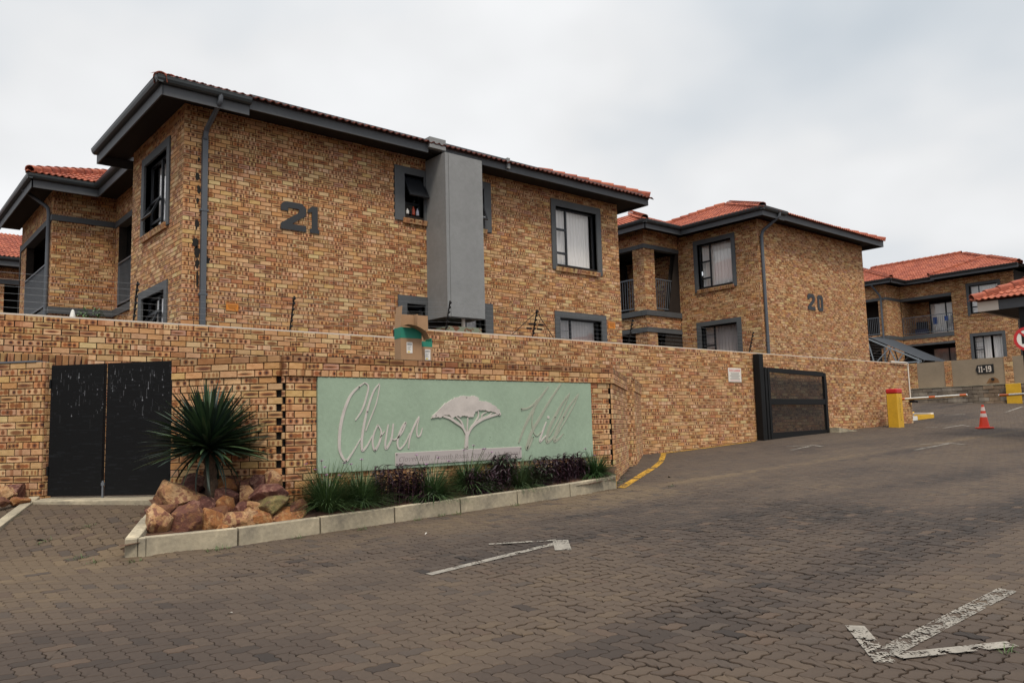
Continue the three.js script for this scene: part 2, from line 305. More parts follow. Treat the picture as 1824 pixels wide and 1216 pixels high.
function paved(X, Z) {
  if (inside(BED, X, Z)) return false;
  const [s, f] = gateSD(X, Z); if (s > -1 && X < 4.3 && f < .14) return false;
  if (X > 9.9 && X < 14.8 && Z > 9.18 + (X - 9.97) * .744 - .02) return false;
  if (X >= 4.2 && X < 9.98 && Z > 9.1) return false;
  if (X >= 14.7 && X < 29.45 && Z > 12.58) return false;
  return X < 39.4;
}
{
  // wide sheet of bare earth and bedding sand below the pavers, out to the horizon
  const xs = [-400, -120, -40, -12], zs = [-400, -120, -40, -12]; for (let x = -6; x <= 46; x += .5) xs.push(x); for (let z = -6; z <= 24; z += .5) zs.push(z); xs.push(60, 100, 200, 500); zs.push(40, 80, 160, 500);
  const P = [], I = []; for (const z of zs) for (const x of xs) { const cx = clamp(x, -14, 60), cz = clamp(z, -14, 26); const v = G(cx, cz, -.02); P.push(x, v.y, -z); }
  for (let j = 0; j < zs.length - 1; j++) for (let i = 0; i < xs.length - 1; i++) { const a = j * xs.length + i, b = a + 1, c = a + xs.length, d = c + 1; I.push(a, b, d, a, d, c); }
  const g = new THREE.BufferGeometry(); g.setAttribute('position', new THREE.Float32BufferAttribute(P, 3)); g.setIndex(I); g.computeVertexNormals();
  struct('ground', g, std({ map: tex(mottle(512, [66, 49, 38], .34, 7, 50, 71, [.3, .2, .1]), 1.6), roughness: 1 }));
}
const driveway = (() => {
  const prng = mulberry(99), w = .1, A = .008, gap = .0020, ch = .005, dep = .03;
  const tri = t => A * Math.sin(2 * Math.PI * t / w) * 1.0;
  function paverShape(a, b, gapK) {   // outline of an a x b cell paver whose sides follow the common zigzag
    const pts = [], n = 6, g = gap * gapK;
    for (let i = 0; i < a * n; i++) { const x = i * w / n; pts.push([x, tri(x) + g]); }
    for (let i = 0; i < b * n; i++) { const y = i * w / n; pts.push([a * w + tri(y) - g, y]); }
    for (let i = a * n; i > 0; i--) { const x = i * w / n; pts.push([x, b * w + tri(x) - g]); }
    for (let i = b * n; i > 0; i--) { const y = i * w / n; pts.push([tri(y) + g, y]); }
    const cx = a * w / 2, cy = b * w / 2, P = [], T = [];
    const at = (p, k, y) => [(p[0] - cx) * k, y, -(p[1] - cy) * k], put3 = (...v) => { for (const q of v) { P.push(...q); T.push(q[0] * 2.2 + .5, q[2] * 2.2 + .5); } };
    const k1 = 1 - ch / (Math.min(a, b) * w * .75);
    for (let i = 0; i < pts.length; i++) {
      const p = pts[i], q = pts[(i + 1) % pts.length];
      put3([0, 0, 0], at(p, k1, 0), at(q, k1, 0));
      put3(at(p, k1, 0), at(p, 1, -ch), at(q, 1, -ch)); put3(at(p, k1, 0), at(q, 1, -ch), at(q, k1, 0));
      put3(at(p, 1, -ch), at(p, 1, -dep), at(q, 1, -dep)); put3(at(p, 1, -ch), at(q, 1, -dep), at(q, 1, -ch));
    }
    const g2 = new THREE.BufferGeometry(); g2.setAttribute('position', new THREE.Float32BufferAttribute(P, 3)); g2.setAttribute('uv', new THREE.Float32BufferAttribute(T, 2)); g2.computeVertexNormals(); return g2;
  }
  const shapes = [[paverShape(2, 1, .6), paverShape(2, 1, 1.9), paverShape(2, 1, 3.4)], [paverShape(1, 2, .6), paverShape(1, 2, 1.9), paverShape(1, 2, 3.4)]];
  const grain = tex(mottle(256, [236, 234, 230], .14, 12, 50, 81), 1);
  const pal = [];   // tones from oily dark to sandy
  for (const [r, g, b] of [[50, 42, 37], [62, 52, 45], [73, 61, 52], [82, 69, 58], [90, 76, 63], [97, 82, 66], [105, 89, 70], [114, 97, 75], [80, 69, 60], [90, 74, 61]]) pal.push(new THREE.Color().setRGB(s2l(r / 255) * .84, s2l(g / 255) * .84, s2l(b / 255) * .86));
  const mats = pal.map(c => std({ color: c, map: grain, roughness: .93 })), instMat = std({ map: grain, roughness: .93 });
  const root = new THREE.Group(); root.name = 'driveway'; root.userData.kind = 'structure'; root.position.copy(G(10, 6)); bases.set(root, root.position.clone()); scene.add(root);
  const recs = [], up = new THREE.Vector3(0, 1, 0), n = new THREE.Vector3(), q = new THREE.Quaternion(), tilt = new THREE.Quaternion(), e = new THREE.Euler(), one = new THREE.Vector3(1, 1, 1), v2 = new THREE.Vector3();
  for (let j = -40; j < 175; j++) for (let i = -12; i < 395; i++) {
    const d = ((i + j) % 4 + 4) % 4; if (d !== 0 && d !== 2) continue;
    const a = d === 0 ? 2 : 1, b = d === 0 ? 1 : 2, X = (i + a / 2) * w, Z = (j + b / 2) * w;
    if (!paved(X, Z)) continue;
    const p = G(X, Z); v2.copy(p).applyMatrix4(eyeM); if (v2.z > 1 || Math.abs(v2.x) > 1.12 || Math.abs(v2.y) > 1.15) continue;
    const e1 = .05; n.set(-(groundY(X + e1, Z) - groundY(X - e1, Z)), 2 * e1, groundY(X, Z + e1) - groundY(X, Z - e1)).normalize();
    const loose = sstep(.44, .60, fbm(X * .35 + 3, Z * .8, 2, 3)) * sstep(11, 5, Z) * sstep(2, 3.4, X) * sstep(14, 9, X);    // worked loose by wheels
    const amp = .006 + .03 * loose;
    q.setFromUnitVectors(up, n); e.set((prng() - .5) * amp * 2.4, (prng() - .5) * .02 * (1 + loose), (prng() - .5) * amp * 2.4); q.multiply(tilt.setFromEuler(e));
    p.addScaledVector(n, (prng() - .5) * (.002 + .004 * loose));
    // tone: sandy near the kerb, darker in the wheel tracks, single stained pavers
    const sand = 1 - sstep(.1, 1.6, Math.abs(Z - 8.45) * (X < 10 ? 1 : 6)), apron = X < 3.4 ? sstep(8, 10, Z) : 0;
    const track = sstep(.45, .8, fbm(X * .22 + 11, Z * 1.1 + 5, 4, 4)) * sstep(-1, 2, X) ;
    let k = 3.6 + (fbm(X * .6, Z * .6, 6, 3) - .5) * 3 + sand * 2.4 + apron * 1.2 - track * 2.9 + (prng() - .5) * 1.3; if (prng() < .02) k -= 2.0; if (X < 2.6 && Z < 6) k -= .8;
    let c = clamp(Math.round(k), 0, 7); const z = prng(); if (z < .05) c = 8; else if (z < .08) c = 9;
    recs.push({ d: d / 2, lo: prng() < .12 + .7 * loose ? (prng() < .12 + .5 * loose ? 2 : 1) : 0, m: new THREE.Matrix4().compose(p, q, one), c, s: Math.abs(v2.x) < .99 && Math.abs(v2.y) < .99 ? sizeOf(p, 1) : -1 });
  }
  recs.sort((p, r) => r.s - p.s);
  const own = recs.slice(0, 300), rest = recs.slice(300), B = root.position, t = new THREE.Matrix4().makeTranslation(-B.x, -B.y, -B.z);
  for (const r of own) { const m = new THREE.Mesh(shapes[r.d][r.lo], mats[r.c]); m.name = 'paver'; m.applyMatrix4(t.clone().multiply(r.m)); m.castShadow = m.receiveShadow = true; root.add(m); }
  for (let d = 0; d < 2; d++) for (let lo = 0; lo < 3; lo++) {
    const l = rest.filter(r => r.d === d && r.lo === lo), im = new THREE.InstancedMesh(shapes[d][lo], instMat, l.length); im.name = 'pavers'; im.userData.kind = 'stuff';
    l.forEach((r, k) => { im.setMatrixAt(k, t.clone().multiply(r.m)); im.setColorAt(k, pal[r.c]); }); im.castShadow = im.receiveShadow = true; root.add(im);
  }
  console.log('pavers', recs.length);
  return root;
})();

// painted markings, laid just over the pavers and worn through
const paintTone = tex(mottle(256, [226, 224, 220], .22, 6, 40, 27), .5);
const wornPaint = (() => {
  const c = paint(512, (u, v) => { const n = tileNoise(u, v, 7, 15, 3), m = tileNoise(u, v, 64, 19, 3), cx = Math.floor(u * 8), cy = Math.floor(v * 8), ce = hash3(cx >> ((cy + cx) & 1), cy, 7), fu = u * 8 - cx, fv = v * 8 - cy, ed = Math.min(fu, fv, 1 - fu, 1 - fv), a = n * .40 + m * .48 + ce * .10; const on = a < .53 + (ed < .12 && ce > .3 ? .05 : 0); return [on ? 255 : 0, on ? 255 : 0, on ? 255 : 0]; });
  const t = tex(c, .8, false);
  return (r, g, b) => new THREE.MeshStandardMaterial({ color: new THREE.Color().setRGB(s2l(r / 255), s2l(g / 255), s2l(b / 255)), map: paintTone, roughness: .8, alphaMap: t, alphaTest: .5, side: THREE.DoubleSide });
})();
const whitePaint = wornPaint(148, 143, 135), yellowPaint = wornPaint(206, 158, 40);
function stripe(a, b, w, up = .006) {   // draped strip on the ground from a to b
  const L = Math.hypot(b[0] - a[0], b[1] - a[1]), n = Math.max(2, Math.ceil(L / .12)), dx = (b[0] - a[0]) / L, dz = (b[1] - a[1]) / L, P = [], I = [];
  for (let i = 0; i <= n; i++) for (let k = 0; k < 3; k++) { const s = (k - 1) * w / 2, x = a[0] + dx * L * i / n - dz * s, z = a[1] + dz * L * i / n + dx * s; P.push(...G(x, z, up).toArray()); }
  for (let i = 0; i < n; i++) for (let k = 0; k < 2; k++) { const q = i * 3 + k; I.push(q, q + 1, q + 4, q, q + 4, q + 3); }
  const g = new THREE.BufferGeometry(); g.setAttribute('position', new THREE.Float32BufferAttribute(P, 3)); g.setIndex(I); g.computeVertexNormals(); return g;
}
const marking = (label, geos, mat, group) => single('painted_marking', label, 'road marking', geos, mat, group);
marking('large worn white arrow on the pavers pointing back to the viewer, nearest the corner', [stripe([7.13, 2.43], [4.98, 2.42], .135), stripe([5.38, 2.80], [4.83, 2.34], .125, .0095), stripe([4.98, 2.34], [5.72, 1.95], .10, .0125)], whitePaint);
marking('thin worn white arrow on the pavers below the green name sign', [stripe([4.11, 6.07], [5.98, 6.27], .085), stripe([5.99, 6.34], [5.66, 5.95], .17, .0095), stripe([5.30, 6.70], [5.95, 6.36], .06, .0125)], whitePaint);
marking('white arrow on the lane just before the black steel gate', [stripe([17.5, 10.4], [18.85, 10.58], .10), stripe([18.9, 10.62], [18.66, 10.24], .12, .0095), stripe([18.22, 10.94], [18.85, 10.6], .05, .0125)], whitePaint);
marking('white arrow in the middle of the lane opposite the barrier cabinet', [stripe([18.8, 8.05], [21.2, 8.2], .10), stripe([21.25, 8.25], [20.85, 7.8], .12, .0095), stripe([20.2, 8.54], [21.2, 8.24], .05, .0125)], whitePaint);
marking('small far white arrow on the lane beside the orange cone', [stripe([27.0, 10.63], [28.8, 10.74], .10), stripe([28.84, 10.8], [28.2, 10.3], .10, .0095), stripe([28.0, 11.1], [28.8, 10.78], .05, .0125)], whitePaint);
marking('short white dash left of the arrow beside the cone', [stripe([27.0, 11.2], [27.2, 10.9], .16)], whitePaint);
marking('thin white line across the lane beyond the raised boom', [stripe([32.8, 12.86], [33.3, 12.28], .10)], whitePaint);
marking('white lane line beyond the cone near the guardhouse', [stripe([34.5, 11.28], [37.6, 11.63], .10)], whitePaint);
marking('yellow painted line starting at the planting kerb end, nearer half', [stripe([9.55, 8.66], [10.6, 9.28], .13)], yellowPaint);
marking('second piece of yellow line, before the foot of the splayed wall', [stripe([10.72, 9.36], [12.4, 10.42], .14)], yellowPaint);
marking('yellow edge line along the foot of the long boundary wall', [stripe([12.55, 10.5], [13.7, 11.24], .12), stripe([13.74, 11.27], [15.1, 12.3], .12, .0095), stripe([15.1, 12.42], [19.2, 12.46], .09)], yellowPaint);

// ───────────────────────── house parts ─────────────────────────
const PITCH = .42;
function curtainGeo(F, u0, u1, v0, v1, w, amp = .025, wave = .13, seed = 0) {
  const n = Math.ceil((u1 - u0) / .018), P = [], I = [];
  for (let i = 0; i <= n; i++) { const u = u0 + (u1 - u0) * i / n, z = amp * Math.sin(u * 2 * Math.PI / wave + 1.7 * Math.sin(u * 5 + seed)) * (.7 + .3 * Math.sin(u * 3.1 + seed)); for (const [v, k] of [[v0, 1.15], [v1, .8]]) P.push(u, v, w + z * k); }
  for (let i = 0; i < n; i++) I.push(i * 2, i * 2 + 2, i * 2 + 3, i * 2, i * 2 + 3, i * 2 + 1);
  const g = new THREE.BufferGeometry(); g.setAttribute('position', new THREE.Float32BufferAttribute(P, 3)); g.setIndex(I); g.computeVertexNormals(); return g.applyMatrix4(F);
}
// window: outer plaster surround [u0,u1,v0,v1], opening inside it; columns/rows of the aluminium frame
function addWindow(t, F, out, inn, o = {}) {
  const [a, b, c, d] = out, [p, q, r, s] = inn, dp = o.depth ?? -.11, fw = .045, parts = [];
  const fr = (u0, u1, v0, v1, w0 = dp - .05, w1 = dp) => parts.push(fbox(F, u0, u1, v0, v1, w0, w1));
  fr(p, q, s - fw, s); fr(p, q, r, r + fw); fr(p, p + fw, r + fw, s - fw); fr(q - fw, q, r + fw, s - fw);
  const split = o.split ?? .32, rows = o.rows ?? [.36, .77], m = p + (q - p) * split, fw2 = .05, panes = [], sash = [];
  const cols = split > 0 ? [[p + fw, m - fw2 / 2], [m + fw2 / 2, q - fw]] : [[p + fw, q - fw]];
  if (split > 0) fr(m - fw2 / 2, m + fw2 / 2, r + fw, s - fw);
  const ys = [s - fw, ...rows.map(k => s - (s - r) * k), r + fw];
  if (split > 0) { for (const y of ys.slice(1, -1)) fr(cols[0][0], cols[0][1], y - .028, y + .028); for (let i = 0; i < ys.length - 1; i++) panes.push([cols[0][0], cols[0][1], ys[i + 1] + (i < ys.length - 2 ? .028 : 0), ys[i] - (i ? .028 : 0), 'L' + i]); panes.push([cols[1][0], cols[1][1], ys[ys.length - 1], ys[0], 'R']); }
  else panes.push([cols[0][0], cols[0][1], ys[ys.length - 1], ys[0], 'R']);
  const win = put(t, 'window', parts, M.alu);
  const sur = [fbox(F, a, p, c, d, -.2, .03), fbox(F, q, b, c, d, -.2, .03), fbox(F, p, q, s, d, -.2, .03)];
  if (o.under) sur.push(fbox(F, p, q, c, r, -.2, .03));
  put(win, 'surround', sur, M.greyPaint);
  const open = o.open || {};
  for (const [u0, u1, v0, v1, id] of panes) {
    const ang = open[id];
    if (ang) { // top-hung sash pushed outwards
      const S = new THREE.Matrix4().multiplyMatrices(F, new THREE.Matrix4().makeTranslation(0, v1, dp + .01).multiply(new THREE.Matrix4().makeRotationX(R(-ang))));
      const h = v1 - v0, k = .035;
      put(win, 'open_sash', [fbox(S, u0, u1, -k, 0, -.02, .02), fbox(S, u0, u1, -h, -h + k, -.02, .02), fbox(S, u0, u0 + k, -h + k, -k, -.02, .02), fbox(S, u1 - k, u1, -h + k, -k, -.02, .02)], M.alu);
      put(win, 'pane', fbox(S, u0 + k, u1 - k, -h + k, -k, -.003, .003), M.glass);
    } else put(win, 'pane', fbox(F, u0, u1, v0, v1, dp - .03, dp - .024), M.glass);
  }
  if (o.bars) for (let i = 1; i <= 4; i++) { const y = r + (s - r) * i / 5; put(win, 'burglar_bar', fbox(F, cols[0][0], cols[0][1], y - .008, y + .008, dp - .085, dp - .07), M.alu); }
  if (!o.noSill) { const n = Math.round((q - p + .1) / .083), st = (q - p + .1) / n; for (let i = 0; i < n; i++) { // sloping brick-on-edge sill
    const S = new THREE.Matrix4().multiplyMatrices(F, new THREE.Matrix4().makeTranslation(p - .05 + st * (i + .5), r - .03, -.1).multiply(new THREE.Matrix4().makeRotationX(R(16))));
    const g = brickShape(.112, .074, .2, Math.floor(brng() * NV), 0, .5), mm = new THREE.Matrix4().multiplyMatrices(S, new THREE.Matrix4().makeTranslation(0, -.056, .19).multiply(new THREE.Matrix4().makeRotationZ(Math.PI / 2)));
    put(win, 'sill_brick', g.clone().applyMatrix4(mm), M.brick, true); } }
  if (o.curtain !== 0) {
    const cm = o.curtain === 2 ? M.curtainGrey : M.curtain, gap = o.gap || [];
    let us = [[p, q]]; for (const [x, y] of gap) us = us.flatMap(([e, f]) => [[e, p + (q - p) * x], [p + (q - p) * y, f]].filter(k => k[1] - k[0] > .05));
    for (const [e, f] of us) put(win, 'curtain', curtainGeo(F, e + .01, f - .01, r + .02, s, dp - .17, .026, .12, a), cm);
  }
  return win;
}
function railing(t, F, u0, u1, v0, v1, w) {
  const rl = put(t, 'railing', [fbox(F, u0, u1, v1 - .04, v1, w - .025, w + .025), fbox(F, u0, u1, v0, v0 + .04, w - .02, w + .02), fbox(F, u0, u0 + .04, v0 + .04, v1 - .04, w - .02, w + .02), fbox(F, u1 - .04, u1, v0 + .04, v1 - .04, w - .02, w + .02)], M.rail);
  const n = Math.round((u1 - u0) / .115); for (let i = 1; i < n; i++) { const u = u0 + (u1 - u0) * i / n; put(rl, 'baluster', fbox(F, u - .008, u + .008, v0 + .04, v1 - .04, w - .008, w + .008), M.rail); }
  return rl;
}
// one concrete roof tile: two rolls, thick nose
const tileShape = (() => {
  const w = .30, L = .40, n = 12, th = .022, prof = x => { const t = ((x / (w / 2)) % 1 + 1) % 1; return .035 * Math.max(0, Math.sin(Math.PI * clamp((t - .08) / .62, 0, 1))); };
  const P = [], q = (a, b, c, d) => P.push(...a, ...b, ...c, ...a, ...c, ...d);
  for (let i = 0; i < n; i++) { const x0 = -w / 2 + w * i / n, x1 = x0 + w / n, a = prof(x0 + w / 2), b = prof(x1 + w / 2), z0 = .16 + .04, z1 = -.20, r0 = .034, r1 = .004;
    q([x0, a + r0, z0], [x1, b + r0, z0], [x1, b + r1, z1], [x0, a + r1, z1]);
    q([x0, a + r0 - th, z0], [x1, b + r0 - th, z0], [x1, b + r0, z0], [x0, a + r0, z0]);
    q([x0, a + r0 - th, z0 - .06], [x1, b + r0 - th, z0 - .06], [x1, b + r0 - th, z0], [x0, a + r0 - th, z0]); }
  const g = new THREE.BufferGeometry(); g.setAttribute('position', new THREE.Float32BufferAttribute(P, 3)); g.computeVertexNormals(); return triUV(g);
})();
const capShape = (() => { const P = [], n = 8, r = .115, L = .42, q = (a, b, c, d) => P.push(...a, ...b, ...c, ...a, ...c, ...d), pt = (k, R2, z, dy) => { const a = Math.PI * k / n; return [-Math.cos(a) * R2, Math.sin(a) * R2 * .75 + dy, z]; };
  for (let k = 0; k < n; k++) { q(pt(k, r * 1.06, L / 2, .03), pt(k + 1, r * 1.06, L / 2, .03), pt(k + 1, r * .94, -L / 2, 0), pt(k, r * .94, -L / 2, 0)); q(pt(k, r * .88, L / 2, .03), pt(k + 1, r * .88, L / 2, .03), pt(k + 1, r * 1.06, L / 2, .03), pt(k, r * 1.06, L / 2, .03)); }
  for (const sx of [-1, 1]) q([sx * r * 1.05, .03, L / 2], [sx * r * .95, 0, -L / 2], [sx * r * .95, -.09, -L / 2], [sx * r * 1.05, -.08, L / 2]);
  const g = new THREE.BufferGeometry(); g.setAttribute('position', new THREE.Float32BufferAttribute(P, 3)); g.computeVertexNormals(); return triUV(g); })();
const trng = mulberry(555);
// hip roof over the eave rectangle; tiles on the chosen slopes ('front','left'), caps along the visible hips and the ridge
function hipRoof(t, X0, X1, Z0, Z1, y, slopes, o = {}) {
  const tileMats = o.mats || brightTiles;
  const half = Math.min(X1 - X0, Z1 - Z0) / 2, top = y + half * PITCH, alongX = X1 - X0 >= Z1 - Z0;
  const A = alongX ? [X0 + half, (Z0 + Z1) / 2] : [(X0 + X1) / 2, Z0 + half], Bq = alongX ? [X1 - half, (Z0 + Z1) / 2] : [(X0 + X1) / 2, Z1 - half];
  const v = (X, Z, Y) => W(X, Y, Z).toArray(), P = [], tri3 = (...a) => a.forEach(p => P.push(...p));
  const c = [v(X0, Z0, y), v(X1, Z0, y), v(X1, Z1, y), v(X0, Z1, y)], r0 = v(A[0], A[1], top), r1 = v(Bq[0], Bq[1], top);
  if (alongX) { tri3(c[0], c[1], r1, c[0], r1, r0, c[2], c[3], r0, c[2], r0, r1, c[3], c[0], r0, c[1], c[2], r1); } else { tri3(c[3], c[0], r0, c[3], r0, r1, c[1], c[2], r1, c[1], r1, r0, c[0], c[1], r0, c[2], c[3], r1); }
  tri3(c[0], c[2], c[1], c[0], c[3], c[2]);
  const deck = new THREE.BufferGeometry(); deck.setAttribute('position', new THREE.Float32BufferAttribute(P, 3)); deck.computeVertexNormals(); deck.translate(0, -.01, 0);
  const roof = put(t, 'roof', deck, tileMats[1]);
  const recs = [], cl = Math.hypot(1, PITCH), th = Math.atan(PITCH), m4 = new THREE.Matrix4();
  const lay = (ax, L, depth, place) => {   // rows up the slope
    const rows = Math.ceil(depth * cl / .32);
    for (let k = 0; k < rows; k++) { const s = (k + .38) * .32, run = s / cl; if (run > depth) break; const n = Math.ceil(L / .3); for (let i = 0; i <= n; i++) { const u = i * .3 + .05; if (u < run * ax[0] - .1 || u > L - run * ax[1] + .1) continue; recs.push({ m: place(u, run), mat: Math.floor(trng() * tileMats.length) }); } }
  };
  const e0 = new THREE.Euler(0, 0, 0, 'YXZ'), jit = () => (trng() - .5) * .008;
  if (slopes.includes('front')) lay([1, 1], X1 - X0, half, (u, run) => new THREE.Matrix4().compose(W(X0 + u, y + run * PITCH + jit(), Z0 + run), new THREE.Quaternion().setFromEuler(e0.set(th + jit(), 0, jit())), new THREE.Vector3(1, 1, 1)));
  if (slopes.includes('left')) lay([1, 1], Z1 - Z0, half, (u, run) => new THREE.Matrix4().compose(W(X0 + run, y + run * PITCH + jit(), Z1 - u), new THREE.Quaternion().setFromEuler(e0.set(th + jit(), -Math.PI / 2, jit())), new THREE.Vector3(1, 1, 1)));
  const keep = o.keep || (() => true); const list = recs.filter(r => keep(r.m.elements[12], -r.m.elements[14]));
  const b = baseOf(t), p = new THREE.Vector3(); for (const r of list) { p.setFromMatrixPosition(r.m); r.s = seen(p) ? sizeOf(p, 1) : -1; }
  list.sort((a, c2) => c2.s - a.s); const most = o.most ?? 220, own = list.filter(r => r.s > 0).slice(0, most), rest = list.slice(own.length);
  for (const r of own) { const m = new THREE.Mesh(tileShape, tileMats[r.mat]); m.name = 'roof_tile'; m.applyMatrix4(r.m); m.position.sub(b); m.castShadow = m.receiveShadow = true; t.add(m); }
  tileMats.forEach((mt, k) => { const l = rest.filter(r => r.mat === k); if (!l.length) return; const im = new THREE.InstancedMesh(tileShape, mt, l.length); im.name = 'roof_tiles'; im.userData.kind = 'stuff'; l.forEach((r, i) => { m4.makeTranslation(-b.x, -b.y, -b.z).multiply(r.m); im.setMatrixAt(i, m4); }); im.castShadow = im.receiveShadow = true; t.add(im); });
  const caps = (a, bb, dy = .075) => { const d = bb.clone().sub(a), L = d.length(), n = Math.floor(L / .36); d.normalize(); const mm = new THREE.Matrix4().lookAt(a, bb, new THREE.Vector3(0, 1, 0)); for (let i = 0; i < n; i++) { const m = new THREE.Mesh(capShape, brightTiles[Math.floor(trng() * 5)]); m.name = 'ridge_tile'; m.applyMatrix4(mm); m.position.copy(a).addScaledVector(d, (i + .5) * .36).add(new THREE.Vector3(0, dy, 0)).sub(b); m.castShadow = m.receiveShadow = true; t.add(m); } };
  const top3 = new THREE.Vector3(...r0), top4 = new THREE.Vector3(...r1);
  for (const [h, dy] of (o.caps || []).map(k => Array.isArray(k) ? k : [k, .065])) caps(new THREE.Vector3(...c[h]), h === 0 ? top3 : h === 1 ? (alongX ? top4 : top3) : h === 3 ? (alongX ? top3 : top4) : top4, dy);
  if (o.ridge) caps(top3, top4);
  return roof;
}
// gutter trough along an eave, open section seen from below
function gutter(t, a, b, out) { // a,b world points on the fascia top edge; out = unit vector away from the wall
  const sec = [[0, 0], [.115, 0], [.125, -.012], [.118, -.05], [.095, -.095], [.06, -.118], [0, -.118]], d = b.clone().sub(a), P = [], q = (A2, B2, C, D) => P.push(...A2.toArray(), ...B2.toArray(), ...C.toArray(), ...A2.toArray(), ...C.toArray(), ...D.toArray());
  const at = (s, base) => base.clone().addScaledVector(out, s[0]).add(new THREE.Vector3(0, s[1], 0));
  for (let i = 0; i < sec.length; i++) { const s = sec[i], e = sec[(i + 1) % sec.length]; q(at(s, a), at(s, b), at(e, b), at(e, a)); }
  for (const base of [a, b]) for (let i = 1; i < sec.length - 1; i++) P.push(...at(sec[0], base).toArray(), ...at(sec[i], base).toArray(), ...at(sec[i + 1], base).toArray());
  const g = new THREE.BufferGeometry(); g.setAttribute('position', new THREE.Float32BufferAttribute(P, 3)); g.computeVertexNormals();
  const bead = tubeBetween(at([.119, .0], a), at([.119, .0], b), .009);
  return put(t, 'gutter', [g, bead], M.gutter);
}
const VX = new THREE.Vector3(1, 0, 0), OUTF = new THREE.Vector3(0, 0, 1), OUTL = new THREE.Vector3(-1, 0, 0);
// block digits of the house numbers, on a 0..1 high grid
const DIGITS = {
  1: { w: .52, s: [[[.17, .0], [.48, .0], [.48, .14], [.42, .17], [.42, 1], [.20, 1], [.04, .84], [.04, .74], [.20, .78], [.20, .17], [.12, .14], [.12, 0]]] },
  2: { w: .86, s: [[[0, 0], [.84, 0], [.84, .22], [.36, .22], [.80, .55], [.84, .66], [.84, .84], [.72, .98], [.62, 1], [.2, 1], [.06, .94], [.0, .84], [.0, .66], [.24, .66], [.24, .78], [.6, .78], [.6, .66], [.0, .2]]] },
  0: { w: .74, s: [[[.16, 0], [.58, 0], [.72, .14], [.72, .86], [.58, 1], [.16, 1], [.02, .86], [.02, .14]]], h: [[[.27, .22], [.47, .22], [.47, .78], [.27, .78]]] },
  9: { w: .74, s: [[[.1, 0], [.58, 0], [.72, .14], [.72, .86], [.58, 1], [.16, 1], [.02, .86], [.02, .5], [.16, .38], [.47, .38], [.47, .2], [.1, .2]]], h: [[[.27, .56], [.47, .56], [.47, .8], [.27, .8]]] },
};
function digit(n, F, u, v, h, wk = 1, d = .02, w0 = .002) { return DIGITS[n].s.map(s => polyExtrude(s.map(p => [u + p[0] * h * wk, v + p[1] * h]), d, F, w0, (DIGITS[n].h || []).map(k => k.map(p => [u + p[0] * h * wk, v + p[1] * h])))); }

